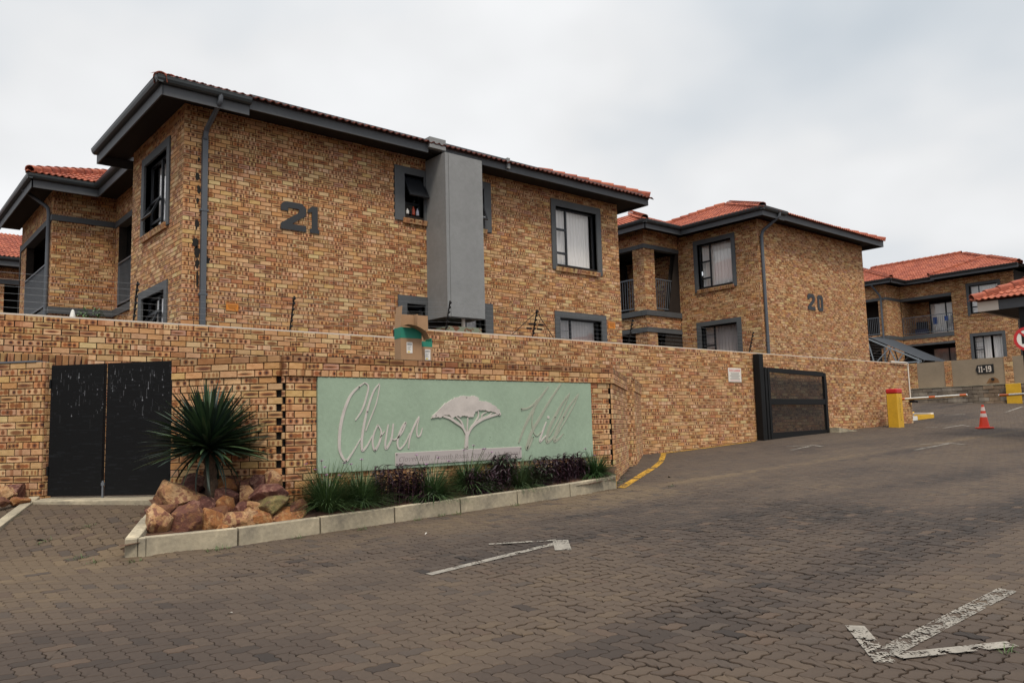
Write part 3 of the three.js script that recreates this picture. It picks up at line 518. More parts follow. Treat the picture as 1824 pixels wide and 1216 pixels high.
// ───────────────────────── house 21 (nearest) ─────────────────────────
const house21 = thing('brick_apartment_house', 'large two storey face brick house with grey number 21 and tall grey duct', 'house', 10.7, -.9, 15);
{
  const t = house21, bricks = [], F = frame(4.73, 14.9), u = X => X - 4.73, base = 6.46;
  const Wn = [   // [outer, inner, options]
    [[14.11, 15.99, 4.10, 6.0], [14.27, 15.82, 4.25, 5.82], { rows: [.37, .78] }],
    [[14.13, 16.07, 1.1, 3.0], [14.31, 15.88, 1.25, 2.84], { rows: [.35, .77], bars: 1, curtain: 2 }],
    [[9.31, 10.15, 4.70, 5.96], [9.57, 10.1, 4.84, 5.80], { split: 0, rows: [], curtain: 0, noPane: 1, depth: -.14, under: 0 }],
    [[11.21, 12.08, 4.77, 6.02], [11.25, 11.86, 4.9, 5.84], { split: 0, rows: [], curtain: 2, depth: -.14, open: { R: 24 } }],
    [[9.37, 10.15, 1.75, 3.0], [9.60, 10.1, 1.9, 2.82], { split: 0, rows: [], curtain: 0, depth: -.14, open: { R: 28 } }],
    [[11.21, 12.06, 1.75, 3.0], [11.25, 11.82, 1.9, 2.84], { split: 0, rows: [], curtain: 2, depth: -.14 }]];
  const holes = Wn.map(([o]) => [u(o[0]) + .03, u(o[1]) - .03, o[2] + .03, o[3] - .03]), cuts = Wn.map(([, i]) => [u(i[0]), u(i[1]), i[2], i[3]]);
  holes.push([u(10.18), u(11.18), 2.0, 6.5]);
  const core = [wallCore(F, .03, 11.96, -1.2, 6.3, cuts)];
  brickWall(bricks, F, 0, 11.99, -.6, 6.28, { holes, base });
  for (const [o, i, k] of Wn) addWindow(t, F, [u(o[0]), u(o[1]), o[2], o[3]], [u(i[0]), u(i[1]), i[2], i[3]], k);
  { const S = new THREE.Matrix4().multiplyMatrices(F, new THREE.Matrix4().makeTranslation(u(9.61), 5.77, -.10).multiply(new THREE.Matrix4().makeRotationX(R(-30)))), b2 = .52; put(t, 'open_sash', [fbox(S, 0, b2, -.04, 0, -.02, .02), fbox(S, 0, b2, -.58, -.54, -.02, .02), fbox(S, 0, .04, -.54, -.04, -.02, .02), fbox(S, b2 - .04, b2, -.54, -.04, -.02, .02), fbox(S, .04, b2 - .04, -.54, -.04, -.004, .004)], M.alu); put(t, 'transom', fbox(F, u(9.6), u(10.1), 5.15, 5.2, -.19, -.14), M.alu); }
  // left flank of the front block, u runs towards the viewer
  const FL = frame(4.73, 18.3, -90), ul = Z => 18.3 - Z;
  const WL = [[[17.55, 15.69, 4.08, 5.85], [17.36, 15.87, 4.22, 5.68], { split: .5, rows: [.55, .86], open: { L1: 26, R: 0 }, gap: [] }], [[17.6, 15.69, 1.1, 3.0], [17.36, 15.87, 1.25, 2.84], { split: .5, rows: [.2], open: { L1: 24 }, gap: [] }]];
  const cutL = WL.map(([, i]) => [ul(i[0]), ul(i[1]), i[2], i[3]]);
  core.push(wallCore(FL, 0, 3.36, -1.2, 6.3, cutL), wallCore(frame(5.9, 18.3, 180), 0, 1.15, -1.2, 6.3));
  brickWall(bricks, FL, 0, 3.369, -.6, 6.28, { holes: WL.map(([o]) => [ul(o[0]) + .03, ul(o[1]) - .03, o[2] + .03, o[3] - .03]), base });
  for (const [o, i, k] of WL) addWindow(t, FL, [ul(o[0]), ul(o[1]), o[2], o[3]], [ul(i[0]), ul(i[1]), i[2], i[3]], k);
  // opened right-hand vent of the flank window
  // recessed wall with balcony, rear block with plain front
  const FR = frame(5.64, 23.4, -90), ur = Z => 23.4 - Z, balc = [ur(23.1), ur(19.4), 3.5, 5.78], balcG = [ur(23.1), ur(19.4), .6, 2.75];
  core.push(wallCore(FR, .25, 5.1, -1.2, 6.6, [balc, balcG]));
  brickWall(bricks, FR, 0, 5.1, -.6, 6.6, { holes: [balc, balcG], base });
  putEach(t, 'balcony_beam', [fbox(FR, 0, 5.1, 5.74, 5.90, -.2, .035), fbox(FR, 0, 5.1, 3.28, 3.47, -.2, .045)], M.greyPaint);
  put(t, 'balcony_floor', [wbox(5.86, 8, 3.3, 3.46, 18.6, 23.1)], M.concreteDark);
  put(t, 'balcony_wall', [wbox(8, 8.2, -1, 6.5, 18.4, 23.4), wbox(5.86, 8, 3.46, 6.5, 23.12, 23.3), wbox(5.86, 8.2, 5.8, 5.9, 18.4, 23.4), wbox(5.86, 8.2, 2.75, 2.85, 18.4, 23.4)], M.mortarDark);
  railing(t, FR, ur(23.08), ur(19.4), 3.56, 4.72, -.02);
  const FV = frame(4.1, 23.4), FVL = frame(4.1, 28, -90), uv = Z => 28 - Z, op = [uv(27.2), uv(24.15), 3.5, 5.76], opG = [uv(27.2), uv(24.15), .6, 2.75];
  core.push(wallCore(FV, .03, 1.53, -1.2, 6.6), wallCore(FVL, .03, 4.56, -1.2, 6.6, [op, opG]));
  brickWall(bricks, FV, 0, 1.54, -.6, 6.6, { base }); brickWall(bricks, FVL, 0, 4.57, -.6, 6.6, { holes: [op, opG], base });
  putEach(t, 'balcony_beam', [fbox(FV, -.03, 1.5, 5.76, 5.91, -.15, .035), fbox(FV, -.04, 1.5, 3.28, 3.46, -.15, .045), fbox(FVL, 0, 4.44, 5.74, 5.9, -.2, .035), fbox(FVL, 0, 4.44, 3.28, 3.45, -.2, .045)], M.greyPaint);
  railing(t, FVL, op[0], op[1], 3.56, 4.72, -.02);
  put(t, 'balcony_wall', [wbox(6.0, 6.2, -1, 6.5, 23.7, 28), wbox(4.32, 6.2, 3.3, 3.45, 23.7, 28), wbox(4.3, 6.2, -1, 6.5, 27.9, 28.1), wbox(4.32, 6.2, 5.8, 5.95, 23.7, 28), wbox(4.32, 6.2, 2.75, 2.85, 23.7, 28)], M.mortarDark);
  // closing walls on the far sides
  core.push(wbox(16.5, 16.72, -1.2, 6.3, 15.13, 29.5), wbox(4.3, 16.72, -1.2, 6.3, 29.5, 29.7), wbox(5.9, 16.4, 6.12, 6.2, 15.2, 29), wbox(5.0, 5.9, 6.12, 6.2, 15.2, 18.0));
  put(t, 'wall', core, M.mortar);
  layBricks(t, bricks);
  // plastered duct with a seam, rusty panel at its foot
  const FD = frame(10.16, 14.12);
  put(t, 'duct', [fbox(FD, 0, 1.04, 2.48, 6.2, -.78, 0), fbox(FD, -.004, .075, 2.48, 6.2, -.02, .012), fbox(FD, .09, 1.044, 2.48, 6.2, -.02, .014)], M.duct);
  const rust = paint(256, (a, b) => { const n = tileNoise(a, b, 5, 91), m = tileNoise(a, b, 18, 93, 3), k = n * .6 + m * .4 > .5 ? 1 : 0; return k ? [92 + m * 30, 58 + m * 18, 44] : [116 + m * 20, 122 + m * 20, 106 + m * 12]; });
  put(t, 'duct_panel', [fbox(FD, .08, 1.0, -1.1, 2.28, -.7, -.08)], std({ map: tex(rust, .9), roughness: .8 }));
  put(t, 'duct_pipe', [tubeBetween(W(10.72, 2.2, 14.3), W(10.72, 2.6, 14.3), .045, 10)], M.cream);
  // eaves: fascia, soffit, gutters, downpipe
  const FE = frame(4.13, 14.3), FEL = frame(4.13, 18.92, -90);
  put(t, 'fascia', [fbox(FE, .02, 1.6, 6.05, 6.28, -.03, 0), fbox(FE, 1.6, 5.70, 6.17, 6.47, -.03, .01), fbox(FE, 6.08, 8.0, 6.20, 6.49, -.03, .005), fbox(FE, 8.0, 13.25, 6.19, 6.48, -.03, .003), fbox(FE, 13.22, 13.25, 6.19, 6.48, -4.5, -.03)], M.fascia);
  put(t, 'fascia', [fbox(FEL, 0, 4.62, 6.05, 6.26, -.03, 0), wbox(4.15, 5.2, 6.05, 6.26, 18.89, 18.92)], M.fascia);
  put(t, 'duct_cap', [fbox(FE, 5.68, 6.12, 6.27, 6.515, -.2, .10), fbox(FE, 7.97, 8.05, 6.24, 6.50, -.05, .07)], M.duct);
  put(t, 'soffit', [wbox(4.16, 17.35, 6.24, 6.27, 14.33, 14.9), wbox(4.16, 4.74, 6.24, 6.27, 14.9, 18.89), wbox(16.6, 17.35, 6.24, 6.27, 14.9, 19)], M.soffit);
  gutter(t, W(4.03, 6.36, 14.3), W(5.74, 6.36, 14.3), OUTF); gutter(t, W(4.13, 6.36, 14.2), W(4.13, 6.36, 18.9), OUTL);
  put(t, 'downpipe', [tubePath([W(5.16, 6.36, 14.24), W(5.16, 6.16, 14.26), W(5.10, 5.78, 14.78), W(5.09, 5.6, 14.83)], .05, 16, 8), fbox(F, u(5.045), u(5.145), -.5, 5.66, .01, .085), fbox(F, u(5.02), u(5.17), 4.2, 4.24, .0, .092), fbox(F, u(5.02), u(5.17), 2.6, 2.64, .0, .092)], M.pipe);
  const eR = [[5.04, 18.9, 22.8]];
  const FRg = frame(5.04, 22.8, -90), FVe = frame(3.5, 22.8), FVl = frame(3.5, 28.6, -90);
  put(t, 'fascia', [fbox(FRg, 0, 3.9, 6.40, 6.62, -.03, 0), fbox(FVe, 0, 1.54, 6.40, 6.62, -.03, 0), fbox(FVl, 0, 5.8, 6.40, 6.62, -.03, 0)], M.fascia);
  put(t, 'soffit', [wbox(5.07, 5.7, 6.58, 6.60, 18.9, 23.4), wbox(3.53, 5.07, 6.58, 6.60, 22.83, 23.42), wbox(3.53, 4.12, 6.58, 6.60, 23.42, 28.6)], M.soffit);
  gutter(t, W(5.04, 6.72, 18.9), W(5.04, 6.72, 22.7), OUTL); gutter(t, W(3.4, 6.72, 22.8), W(5.04, 6.72, 22.8), OUTF); gutter(t, W(3.5, 6.72, 22.7), W(3.5, 6.72, 28.6), OUTL);
  put(t, 'downpipe', [tubePath([W(3.46, 6.7, 24.0), W(3.5, 6.6, 23.95), W(4.0, 6.15, 23.62), W(4.04, 6.0, 23.6), W(4.04, 5.4, 23.6)], .05, 20, 8), tubeBetween(W(4.04, 5.5, 23.6), W(4.04, -.5, 23.6), .05, 8)], M.pipe);
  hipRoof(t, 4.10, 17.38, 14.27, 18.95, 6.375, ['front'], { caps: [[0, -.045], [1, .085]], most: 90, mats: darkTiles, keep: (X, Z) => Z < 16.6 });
  hipRoof(t, 5.0, 16.5, 15.2, 30, 6.66, [], {});
  hipRoof(t, 3.45, 15, 22.75, 29, 6.76, ['front'], { caps: [0], most: 60, keep: (X, Z) => X < 7 });
  // grey house number, orange warning plates, black stains beside the pipe
  put(t, 'house_number', [...digit(2, F, u(6.63), 4.10, .58, 1.13), ...digit(1, F, u(7.19), 4.10, .56, 1.05)], M.number);
  const st = []; const sr = mulberry(8); for (const [X, y, rx, ry] of [[4.98, 4.86, .045, .08], [5.01, 4.62, .04, .09], [4.99, 4.4, .03, .05], [4.98, 3.95, .04, .1], [4.96, 3.6, .06, .10], [4.99, 3.42, .05, .12], [5.0, 3.2, .04, .1], [5.19, 3.28, .05, .07], [5.01, 2.9, .025, .16], [5.0, 5.2, .02, .05], [5.18, 4.0, .02, .06]]) { const P = []; for (let i = 0; i < 16; i++) { const a = i / 16 * 6.283, k = .7 + sr() * .5; P.push([u(X) + Math.cos(a) * rx * k, y + Math.sin(a) * ry * k]); } st.push(polyExtrude(P, .004, F, .001)); }
  put(t, 'black_stain', st, std({ color: new THREE.Color(0x1b1917), roughness: .9 }));
}
// bottles on the sill of the small bathroom window
for (const [X, h, c, l] of [[9.70, .13, 0xd8d8d6, 'white squat bottle on the small bathroom window sill of house 21'], [9.86, .2, 0xb5482c, 'orange bottle on the small bathroom window sill of house 21'], [9.97, .17, 0xb9bccb, 'pale lilac bottle on the small bathroom window sill of house 21']])
  single('bottle', l, 'bottle', [new THREE.LatheGeometry([[0, 0], [.036, 0], [.038, .02], [.036, h * .68], [.015, h * .82], [.015, h], [0, h]].map(p => new THREE.Vector2(...p)), 14).translate(0, 0, 0).applyMatrix4(new THREE.Matrix4().setPosition(W(X, 4.887, 14.97)))], std({ color: new THREE.Color(c), roughness: .35 }));
function warnPlate(label, F, u0, u1, v0, v1, w) {
  const c = canvas(128, 96), g = c.getContext('2d'); g.fillStyle = '#c87a1e'; g.fillRect(0, 0, 128, 96); g.fillStyle = '#3c2410'; g.font = 'bold 20px sans-serif'; g.textAlign = 'center'; g.fillText('WARNING', 64, 34); g.fillRect(20, 46, 88, 6); g.fillRect(30, 60, 60, 6); g.fillRect(86, 72, 16, 8);
  const t = thing('warning_plate', label, 'sign', 0, 0, 0); const q = new THREE.Vector3((u0 + u1) / 2, v0, w).applyMatrix4(F); t.position.copy(q); bases.set(t, q.clone());
  put(t, 'plate', rbox(F, u0, u1, v0, v1, w, w + .006, .002), std({ color: new THREE.Color(0xb86c18), roughness: .6 }));
  const pl = new THREE.PlaneGeometry(u1 - u0 - .01, v1 - v0 - .01).translate((u0 + u1) / 2, (v0 + v1) / 2, w + .0085).applyMatrix4(F); put(t, 'print', pl, std({ map: tex(c), roughness: .6 }), true);
}
warnPlate('small orange warning plate on the brick front of house 21 beside the downpipe', frame(4.73, 14.9), .82, 1.06, 2.35, 2.50, .004);

// ───────────────────────── house 20 ─────────────────────────
const house20 = thing('brick_apartment_house', 'two storey face brick house with grey number 20 beyond the nearest house', 'house', 27, -.4, 16);
{
  const t = house20, bricks = [], F = frame(23.85, 14.9), base = 7.10, FL = frame(23.85, 18.3, -90), ul = Z => 18.3 - Z;
  const WL = [[[17.6, 15.82, 4.74, 6.64], [17.44, 15.98, 4.88, 6.48], { rows: [.40, .78], curtain: 1 }], [[17.62, 15.74, 1.75, 3.63], [17.44, 15.92, 1.9, 3.47], { rows: [.45, .8], bars: 1, curtain: 2 }]];
  const core = [wallCore(F, .03, 7.47, -1, 6.95), wallCore(FL, 0, 3.36, -1, 6.95, WL.map(([, i]) => [ul(i[0]), ul(i[1]), i[2], i[3]]))];
  brickWall(bricks, F, 0, 7.5, -.4, 6.95, { base });
  brickWall(bricks, FL, 0, 3.369, -.4, 6.95, { holes: WL.map(([o]) => [ul(o[0]) + .03, ul(o[1]) - .03, o[2] + .03, o[3] - .03]), base });
  for (const [o, i, k] of WL) addWindow(t, FL, [ul(o[0]), ul(o[1]), o[2], o[3]], [ul(i[0]), ul(i[1]), i[2], i[3]], k);
  // corner balcony block: pier, beams, railings
  const FV = frame(21.88, 18.3), FVL = frame(21.88, 26, -90), uv = Z => 26 - Z;
  const hF = [[.57, 1.97, 4.05, 6.33], [.57, 1.97, .8, 3.29]], hL = [[uv(21.6), uv(18.86), 4.05, 6.33], [uv(21.6), uv(18.86), .8, 3.29]];
  core.push(wallCore(FV, .03, 1.96, -1, 7.05, hF), wallCore(FVL, 0, 7.63, -1, 7.05, hL));
  brickWall(bricks, FV, 0, 1.97, -.4, 7.05, { holes: hF, base }); brickWall(bricks, FVL, 0, 7.669, -.4, 7.05, { holes: hL, base });
  const FP = frame(22.45, 18.3, 90); brickWall(bricks, FP, .035, .5, .8, 3.29, { base }); brickWall(bricks, FP, .035, .5, 4.05, 6.33, { base });
  putEach(t, 'balcony_beam', [fbox(FV, -.035, 1.95, 6.31, 6.46, -.2, .035), fbox(FV, -.045, 1.95, 3.87, 4.06, -.25, .06), fbox(FV, -.035, 1.95, 3.27, 3.44, -.2, .035), fbox(FVL, 0, 7.49, 6.31, 6.455, -.2, .035), fbox(FVL, 0, 7.49, 3.87, 4.055, -.25, .06), fbox(FVL, 0, 7.49, 3.27, 3.435, -.2, .035)], M.greyPaint);
  put(t, 'balcony_floor', [wbox(22.1, 26, 3.44, 3.86, 18.55, 22)], M.concreteDark);
  put(t, 'balcony_wall', [wbox(22.1, 26, -1, 6.9, 20.9, 21.1), wbox(22.1, 26, 6.46, 6.6, 18.55, 20.9)], M.mortarDark);
  const FB = frame(22.1, 20.9); const sl = put(t, 'sliding_door', [fbox(FB, .1, .16, 4.06, 6.2, 0, .06), fbox(FB, .9, .96, 4.06, 6.2, 0, .06), fbox(FB, 1.7, 1.76, 4.06, 6.2, 0, .06), fbox(FB, .1, 1.76, 6.2, 6.26, 0, .06)], M.alu); put(sl, 'pane', fbox(FB, .16, 1.7, 4.06, 6.2, .03, .036), M.glass); put(sl, 'curtain', curtainGeo(FB, .18, 1.2, 4.08, 6.2, .012, .008, .12), M.curtainGrey);
  brickWall(bricks, frame(23.85, 20.9, -90), 0, 2.6, 4.06, 6.33, { base }); core.push(wbox(23.88, 24.0, -1, 6.9, 18.5, 20.9));
  railing(t, FV, .58, 1.95, 4.15, 5.27, -.06); railing(t, FVL, uv(21.6), uv(18.86), 4.15, 5.27, -.06);
  core.push(wbox(31.15, 31.35, -1, 6.95, 15.1, 25), wbox(22.1, 31.3, -1, 6.95, 26, 26.2), wbox(24.1, 31.1, 6.75, 6.85, 15.2, 21));
  put(t, 'wall', core, M.mortar); layBricks(t, bricks);
  const FE = frame(23.25, 14.3), FEL = frame(23.25, 17.7, -90), FVe = frame(21.28, 17.7), FVl = frame(21.28, 27, -90);
  put(t, 'fascia', [fbox(FE, 1.35, 8.72, 6.86, 7.11, -.03, 0), fbox(FE, .02, 1.35, 6.84, 7.04, -.03, -.004), fbox(FE, 8.69, 8.72, 6.86, 7.11, -4, -.03)], M.fascia);
  put(t, 'fascia', [fbox(FEL, 0, 3.4, 6.84, 7.03, -.03, 0), fbox(FVe, 0, 2.0, 6.84, 7.03, -.03, 0), fbox(FVl, 0, 9.3, 6.84, 7.03, -.03, 0)], M.fascia);
  put(t, 'soffit', [wbox(23.28, 31.95, 6.99, 7.02, 14.33, 14.92), wbox(23.28, 23.87, 6.99, 7.02, 14.92, 18.3), wbox(31.3, 31.95, 6.99, 7.02, 14.92, 18.3), wbox(21.31, 23.28, 6.99, 7.02, 17.73, 18.32), wbox(21.31, 21.9, 6.99, 7.02, 18.32, 26.9)], M.soffit);
  gutter(t, W(23.15, 7.13, 14.3), W(24.65, 7.13, 14.3), OUTF); gutter(t, W(23.25, 7.13, 14.2), W(23.25, 7.13, 17.6), OUTL); gutter(t, W(21.18, 7.13, 17.7), W(23.2, 7.13, 17.7), OUTF); gutter(t, W(21.28, 7.13, 17.6), W(21.28, 7.13, 27), OUTL);
  put(t, 'downpipe', [tubePath([W(24.2, 7.06, 14.24), W(24.2, 6.92, 14.26), W(24.0, 6.5, 14.78), W(23.97, 6.3, 14.83)], .055, 16, 8), tubeBetween(W(23.97, 6.36, 14.83), W(23.97, -.3, 14.83), .055, 10)], M.pipe);
  hipRoof(t, 23.22, 31.97, 14.27, 22.3, 7.08, ['left', 'front'], { caps: [0, 1, 3], most: 200, keep: (X, Z) => Z < 15.2 || X < 27.4 && !(Z > 17.8 && X < 23.3) });
  hipRoof(t, 21.25, 31, 17.67, 27, 7.12, ['left', 'front'], { caps: [0], most: 95, keep: (X, Z) => X < 25 && Z < 25 && !(X > 24.2 && Z < 19) });
  put(t, 'house_number', [...digit(2, F, 26.66 - 23.85 + .18, 4.0, .60, 1.0), ...digit(0, F, 27.42 - 23.85 + .1, 4.0, .60, .95)], M.number);
}

// ───────────────────────── far house behind the retaining wall ─────────────────────────
const farHouse = thing('brick_apartment_house', 'farthest face brick house with red tiled roof and washing on its balcony', 'house', 53, 1.5, 19);
{
  const t = farHouse, bricks = [], F = frame(50, 21.6, -90), u = Z => 21.6 - Z, base = 8.3;
  const Wn = [[[17.81, 16.0, 5.75, 7.66], [17.65, 16.15, 5.9, 7.5], { rows: [.36, .77] }], [[17.82, 15.98, 2.85, 4.72], [17.66, 16.15, 3.0, 4.55], { rows: [.5], bars: 1, gap: [[.55, .62]] }]];
  const op = [[u(21.58), u(18.66), 4.95, 7.12], [u(21.58), u(18.66), 1.6, 4.32]];
  const cuts = Wn.map(([, i]) => [u(i[0]), u(i[1]), i[2], i[3]]), core = [wallCore(F, .02, 6.3, .2, 8.1, [...cuts, ...op])];
  brickWall(bricks, F, 0, 6.3, 1.2, 8.1, { holes: [...Wn.map(([o]) => [u(o[0]) + .03, u(o[1]) - .03, o[2] + .03, o[3] - .03]), ...op], base });
  for (const [o, i, k] of Wn) addWindow(t, F, [u(o[0]), u(o[1]), o[2], o[3]], [u(i[0]), u(i[1]), i[2], i[3]], k);
  putEach(t, 'balcony_beam', [fbox(F, 0, 2.95, 7.1, 7.28, -.2, .03), fbox(F, 0, 2.95, 4.72, 4.97, -.2, .03), fbox(F, 0, 2.95, 4.3, 4.42, -.2, .03)], M.greyPaint);
  railing(t, F, .02, 2.92, 5.05, 6.1, -.05);
  // recess with a sliding door
  brickWall(bricks, frame(51.6, 21.6, -90), 0, 1.05, 4.97, 7.12, { base }); brickWall(bricks, frame(50.03, 21.57), 0, 1.55, 4.97, 7.12, { base });
  core.push(wbox(51.63, 51.8, .2, 8, 18.4, 21.6), wbox(50.2, 51.6, 4.6, 4.94, 18.5, 21.6), wbox(50.2, 51.6, 7.12, 7.3, 18.5, 21.6), wbox(50.03, 51.6, .2, 8, 21.6, 21.75), wbox(50.2, 51.6, .2, 8, 18.45, 18.64));
  const FB = frame(51.6, 20.55, -90);
  for (const [v0, v1] of [[4.97, 7.0], [1.6, 4.2]]) { const sd = put(t, 'sliding_door', [fbox(FB, 0, .07, v0, v1, 0, .06), fbox(FB, .92, .99, v0, v1, 0, .06), fbox(FB, 1.83, 1.9, v0, v1, 0, .06), fbox(FB, .07, 1.83, v1 - .07, v1, 0, .06)], M.alu); put(sd, 'pane', fbox(FB, .07, 1.83, v0, v1 - .07, .03, .036), M.glass); put(sd, 'curtain', curtainGeo(FB, .05, 1.85, v0 + .02, v1, .015, .01, .14), v0 > 4 ? M.curtain : M.curtainGrey); }
  // forward block at the far end
  const FV = frame(48.1, 21.62), FVL = frame(48.1, 25.8, -90), uv = Z => 25.8 - Z, hl = [[uv(25), uv(22.12), 5.0, 7.12], [uv(25), uv(22.12), 1.6, 4.32]];
  core.push(wallCore(FV, .03, 1.95, .2, 8.1), wallCore(FVL, 0, 4.14, .2, 8.1, hl), wbox(49.6, 49.8, .2, 8, 21.8, 25.8), wbox(48.3, 49.6, 4.55, 4.93, 21.8, 25.8), wbox(48.3, 49.6, 7.12, 7.3, 21.8, 25.8));
  brickWall(bricks, FV, 0, 1.93, 1.2, 8.1, { base }); brickWall(bricks, FVL, 0, 4.149, 1.2, 8.1, { holes: hl, base });
  putEach(t, 'balcony_beam', [fbox(FV, -.03, 1.9, 7.1, 7.26, -.1, .03), fbox(FV, -.03, 1.9, 4.72, 4.93, -.1, .035), fbox(FVL, 0, 4.07, 7.1, 7.25, -.2, .03), fbox(FVL, 0, 4.07, 4.72, 4.92, -.2, .035)], M.greyPaint);
  railing(t, FVL, uv(25), uv(22.12), 5.05, 6.1, -.05);
  put(t, 'downpipe', [tubePath([W(47.5, 8.2, 22.3), W(47.6, 8.0, 22.2), W(48.0, 7.4, 21.95), W(48.04, 7.2, 21.9)], .06, 12, 8), tubeBetween(W(48.04, 7.25, 21.9), W(48.04, 1.2, 21.9), .06, 8)], M.pipe);
  core.push(wbox(50.2, 58, .2, 8.1, 15.3, 15.5), wbox(57.8, 58, .2, 8.1, 15.5, 29), wbox(49.8, 57.8, .2, 8.1, 28.8, 29), wbox(50.2, 57.8, 7.9, 8.0, 15.5, 28.8));
  put(t, 'wall', core, M.mortar); layBricks(t, bricks, { most: 0 });
  const FE = frame(49.4, 21, -90), FE2 = frame(48.9, 19.3, -90), FVe = frame(47.5, 21), FVl = frame(47.5, 27, -90);
  put(t, 'fascia', [fbox(FE, 0, 1.7, 8.02, 8.20, -.03, 0), fbox(FE2, 0, 4.6, 8.02, 8.20, -.03, 0), fbox(FVe, 0, 1.9, 8.02, 8.20, -.03, 0), fbox(FVl, 0, 6, 8.02, 8.20, -.03, 0)], M.fascia);
  put(t, 'soffit', [wbox(49.43, 50.1, 8.15, 8.18, 19.3, 21.6), wbox(48.93, 50.1, 8.15, 8.18, 14.7, 19.3), wbox(47.53, 49.5, 8.15, 8.18, 21.03, 21.65), wbox(47.53, 48.2, 8.15, 8.18, 21.65, 27)], M.soffit);
  gutter(t, W(49.4, 8.28, 19.3), W(49.4, 8.28, 20.9), OUTL); gutter(t, W(48.9, 8.28, 14.7), W(48.9, 8.28, 19.3), OUTL); gutter(t, W(47.4, 8.28, 21), W(49.4, 8.28, 21), OUTF); gutter(t, W(47.5, 8.28, 20.9), W(47.5, 8.28, 27), OUTL);
  hipRoof(t, 49.35, 58.6, 14.7, 30, 8.27, ['left'], { caps: [0], ridge: true, most: 160, keep: (X, Z) => Z < 28 });
  hipRoof(t, 48.85, 57, 14.65, 19.35, 8.27, ['left'], { caps: [0, 3], most: 70 });
  hipRoof(t, 47.45, 58, 20.95, 28, 8.27, ['left', 'front'], { caps: [0], most: 50, keep: (X, Z) => X < 52 && Z < 26 });
}
{ // washing and chairs on the far balcony
  const F = frame(50.5, 20.9, -90);
  const rack = thing('clothes_airer', 'white folding clothes airer with washing on the farthest balcony', 'clothes airer', 50.7, 4.95, 19.4);
  put(rack, 'frame', [[1.0, 5.0, 1.9, 5.9], [1.9, 5.0, 1.0, 5.9], [1.0, 5.9, 2.3, 5.95], [1.9, 5.9, 2.5, 5.9]].map(([a, b, c, d]) => tubeBetween(new THREE.Vector3(a, b, 0).applyMatrix4(F), new THREE.Vector3(c, d, 0).applyMatrix4(F), .018)), M.white);
  for (const [n, u0, u1, v0, c, l] of [['blue_garment', .95, 1.2, 5.55, 0x2c4a86, 'blue garment hanging on the clothes airer'], ['white_garment', 1.25, 1.55, 5.4, 0xd2cfcb, 'white garment hanging on the clothes airer'], ['maroon_garment', 2.0, 2.25, 5.5, 0x552a33, 'dark maroon garment hanging on the clothes airer'], ['blue_cloth', 1.62, 1.8, 5.7, 0x3659a6, 'small bright blue cloth hanging on the clothes airer']])
    single(n, l + ' of the farthest balcony', 'garment', curtainGeo(F, u0, u1, v0, 5.98, .06, .02, .12, u0), std({ color: new THREE.Color(c), roughness: .95, side: THREE.DoubleSide }));
  const ch = thing('folded_chair', 'dark blue folded chairs leaning in the corner of the farthest balcony', 'chair', 50.8, 4.95, 21.2);
  put(ch, 'seat', rbox(frame(50.9, 21.3, -80), .1, .8, 4.97, 5.4, -.2, .2, .05), std({ color: new THREE.Color(0x1b2348), roughness: .9 })); put(ch, 'backrest', rbox(frame(50.9, 21.3, -80), .12, .78, 5.4, 5.85, -.18, -.06, .05), std({ color: new THREE.Color(0x22262e), roughness: .9 }));
}
// house glimpsed past the rear corner of house 21
const backHouse = thing('brick_apartment_house', 'partly hidden brick house with tiled roof behind the rear balcony of house 21', 'house', 6, .5, 38);
{
  const t = backHouse, bricks = [], F = frame(0, 36), base = 7, h = [[4.75, 5.55, 1.5, 6.1], [1.5, 3.2, 1.5, 6.1]];
  put(t, 'wall', [wallCore(F, 0, 10, -1, 6.9, h), wbox(0, 10, -1, 6.9, 37.6, 37.8)], M.mortar); brickWall(bricks, F, 3.4, 10, 2, 6.9, { holes: h, base }); layBricks(t, bricks, { most: 0 });
  put(t, 'balcony_beam', fbox(F, 0, 10, 6.08, 6.26, -.2, .03), M.greyPaint); put(t, 'fascia', fbox(frame(-.6, 35.4), 0, 11, 6.7, 7.0, -.03, 0), M.fascia); put(t, 'soffit', wbox(-.6, 10.4, 6.72, 6.75, 35.43, 36), M.soffit);
  gutter(t, W(-.6, 7.02, 35.4), W(10.4, 7.02, 35.4), OUTF);
  hipRoof(t, -.6, 10.4, 35.35, 44, 7.05, ['front'], { most: 40, keep: (X, Z) => X > 2.5 && X < 7.5 });
  railing(t, F, 4.78, 5.52, 3.6, 4.8, -.02);
}

// ───────────────────────── long boundary wall ─────────────────────────
const boundary = thing('brick_boundary_wall', 'long straight face brick boundary wall in front of the houses, topped by a white line', 'wall', 15, -.8, 12.7);
{
  const t = boundary, bricks = [], F = frame(-3, 12.6), X = x => x + 3, tl = 1.715, th = 1.905, step = 7.95;
  put(t, 'wall', [wallCore(F, 0, X(step), -1.4, tl, [], .2), wallCore(F, X(step), X(29.45) - .03, -1.2, th, [], .2)], M.mortarDark);
  brickWall(bricks, F, 0, X(step), -.9, tl, { base: tl }); brickWall(bricks, F, X(step), X(29.45), -1.0, th, { base: th });
  brickWall(bricks, frame(29.45, 12.6, 90), .032, .2, -.5, th, { base: th, header: true });
  layBricks(t, bricks);
  put(t, 'coping', [fbox(F, 0, X(step), tl, tl + .022, -.21, -.006), fbox(F, X(step), X(29.46), th, th + .022, -.21, -.006)], M.cream);
}
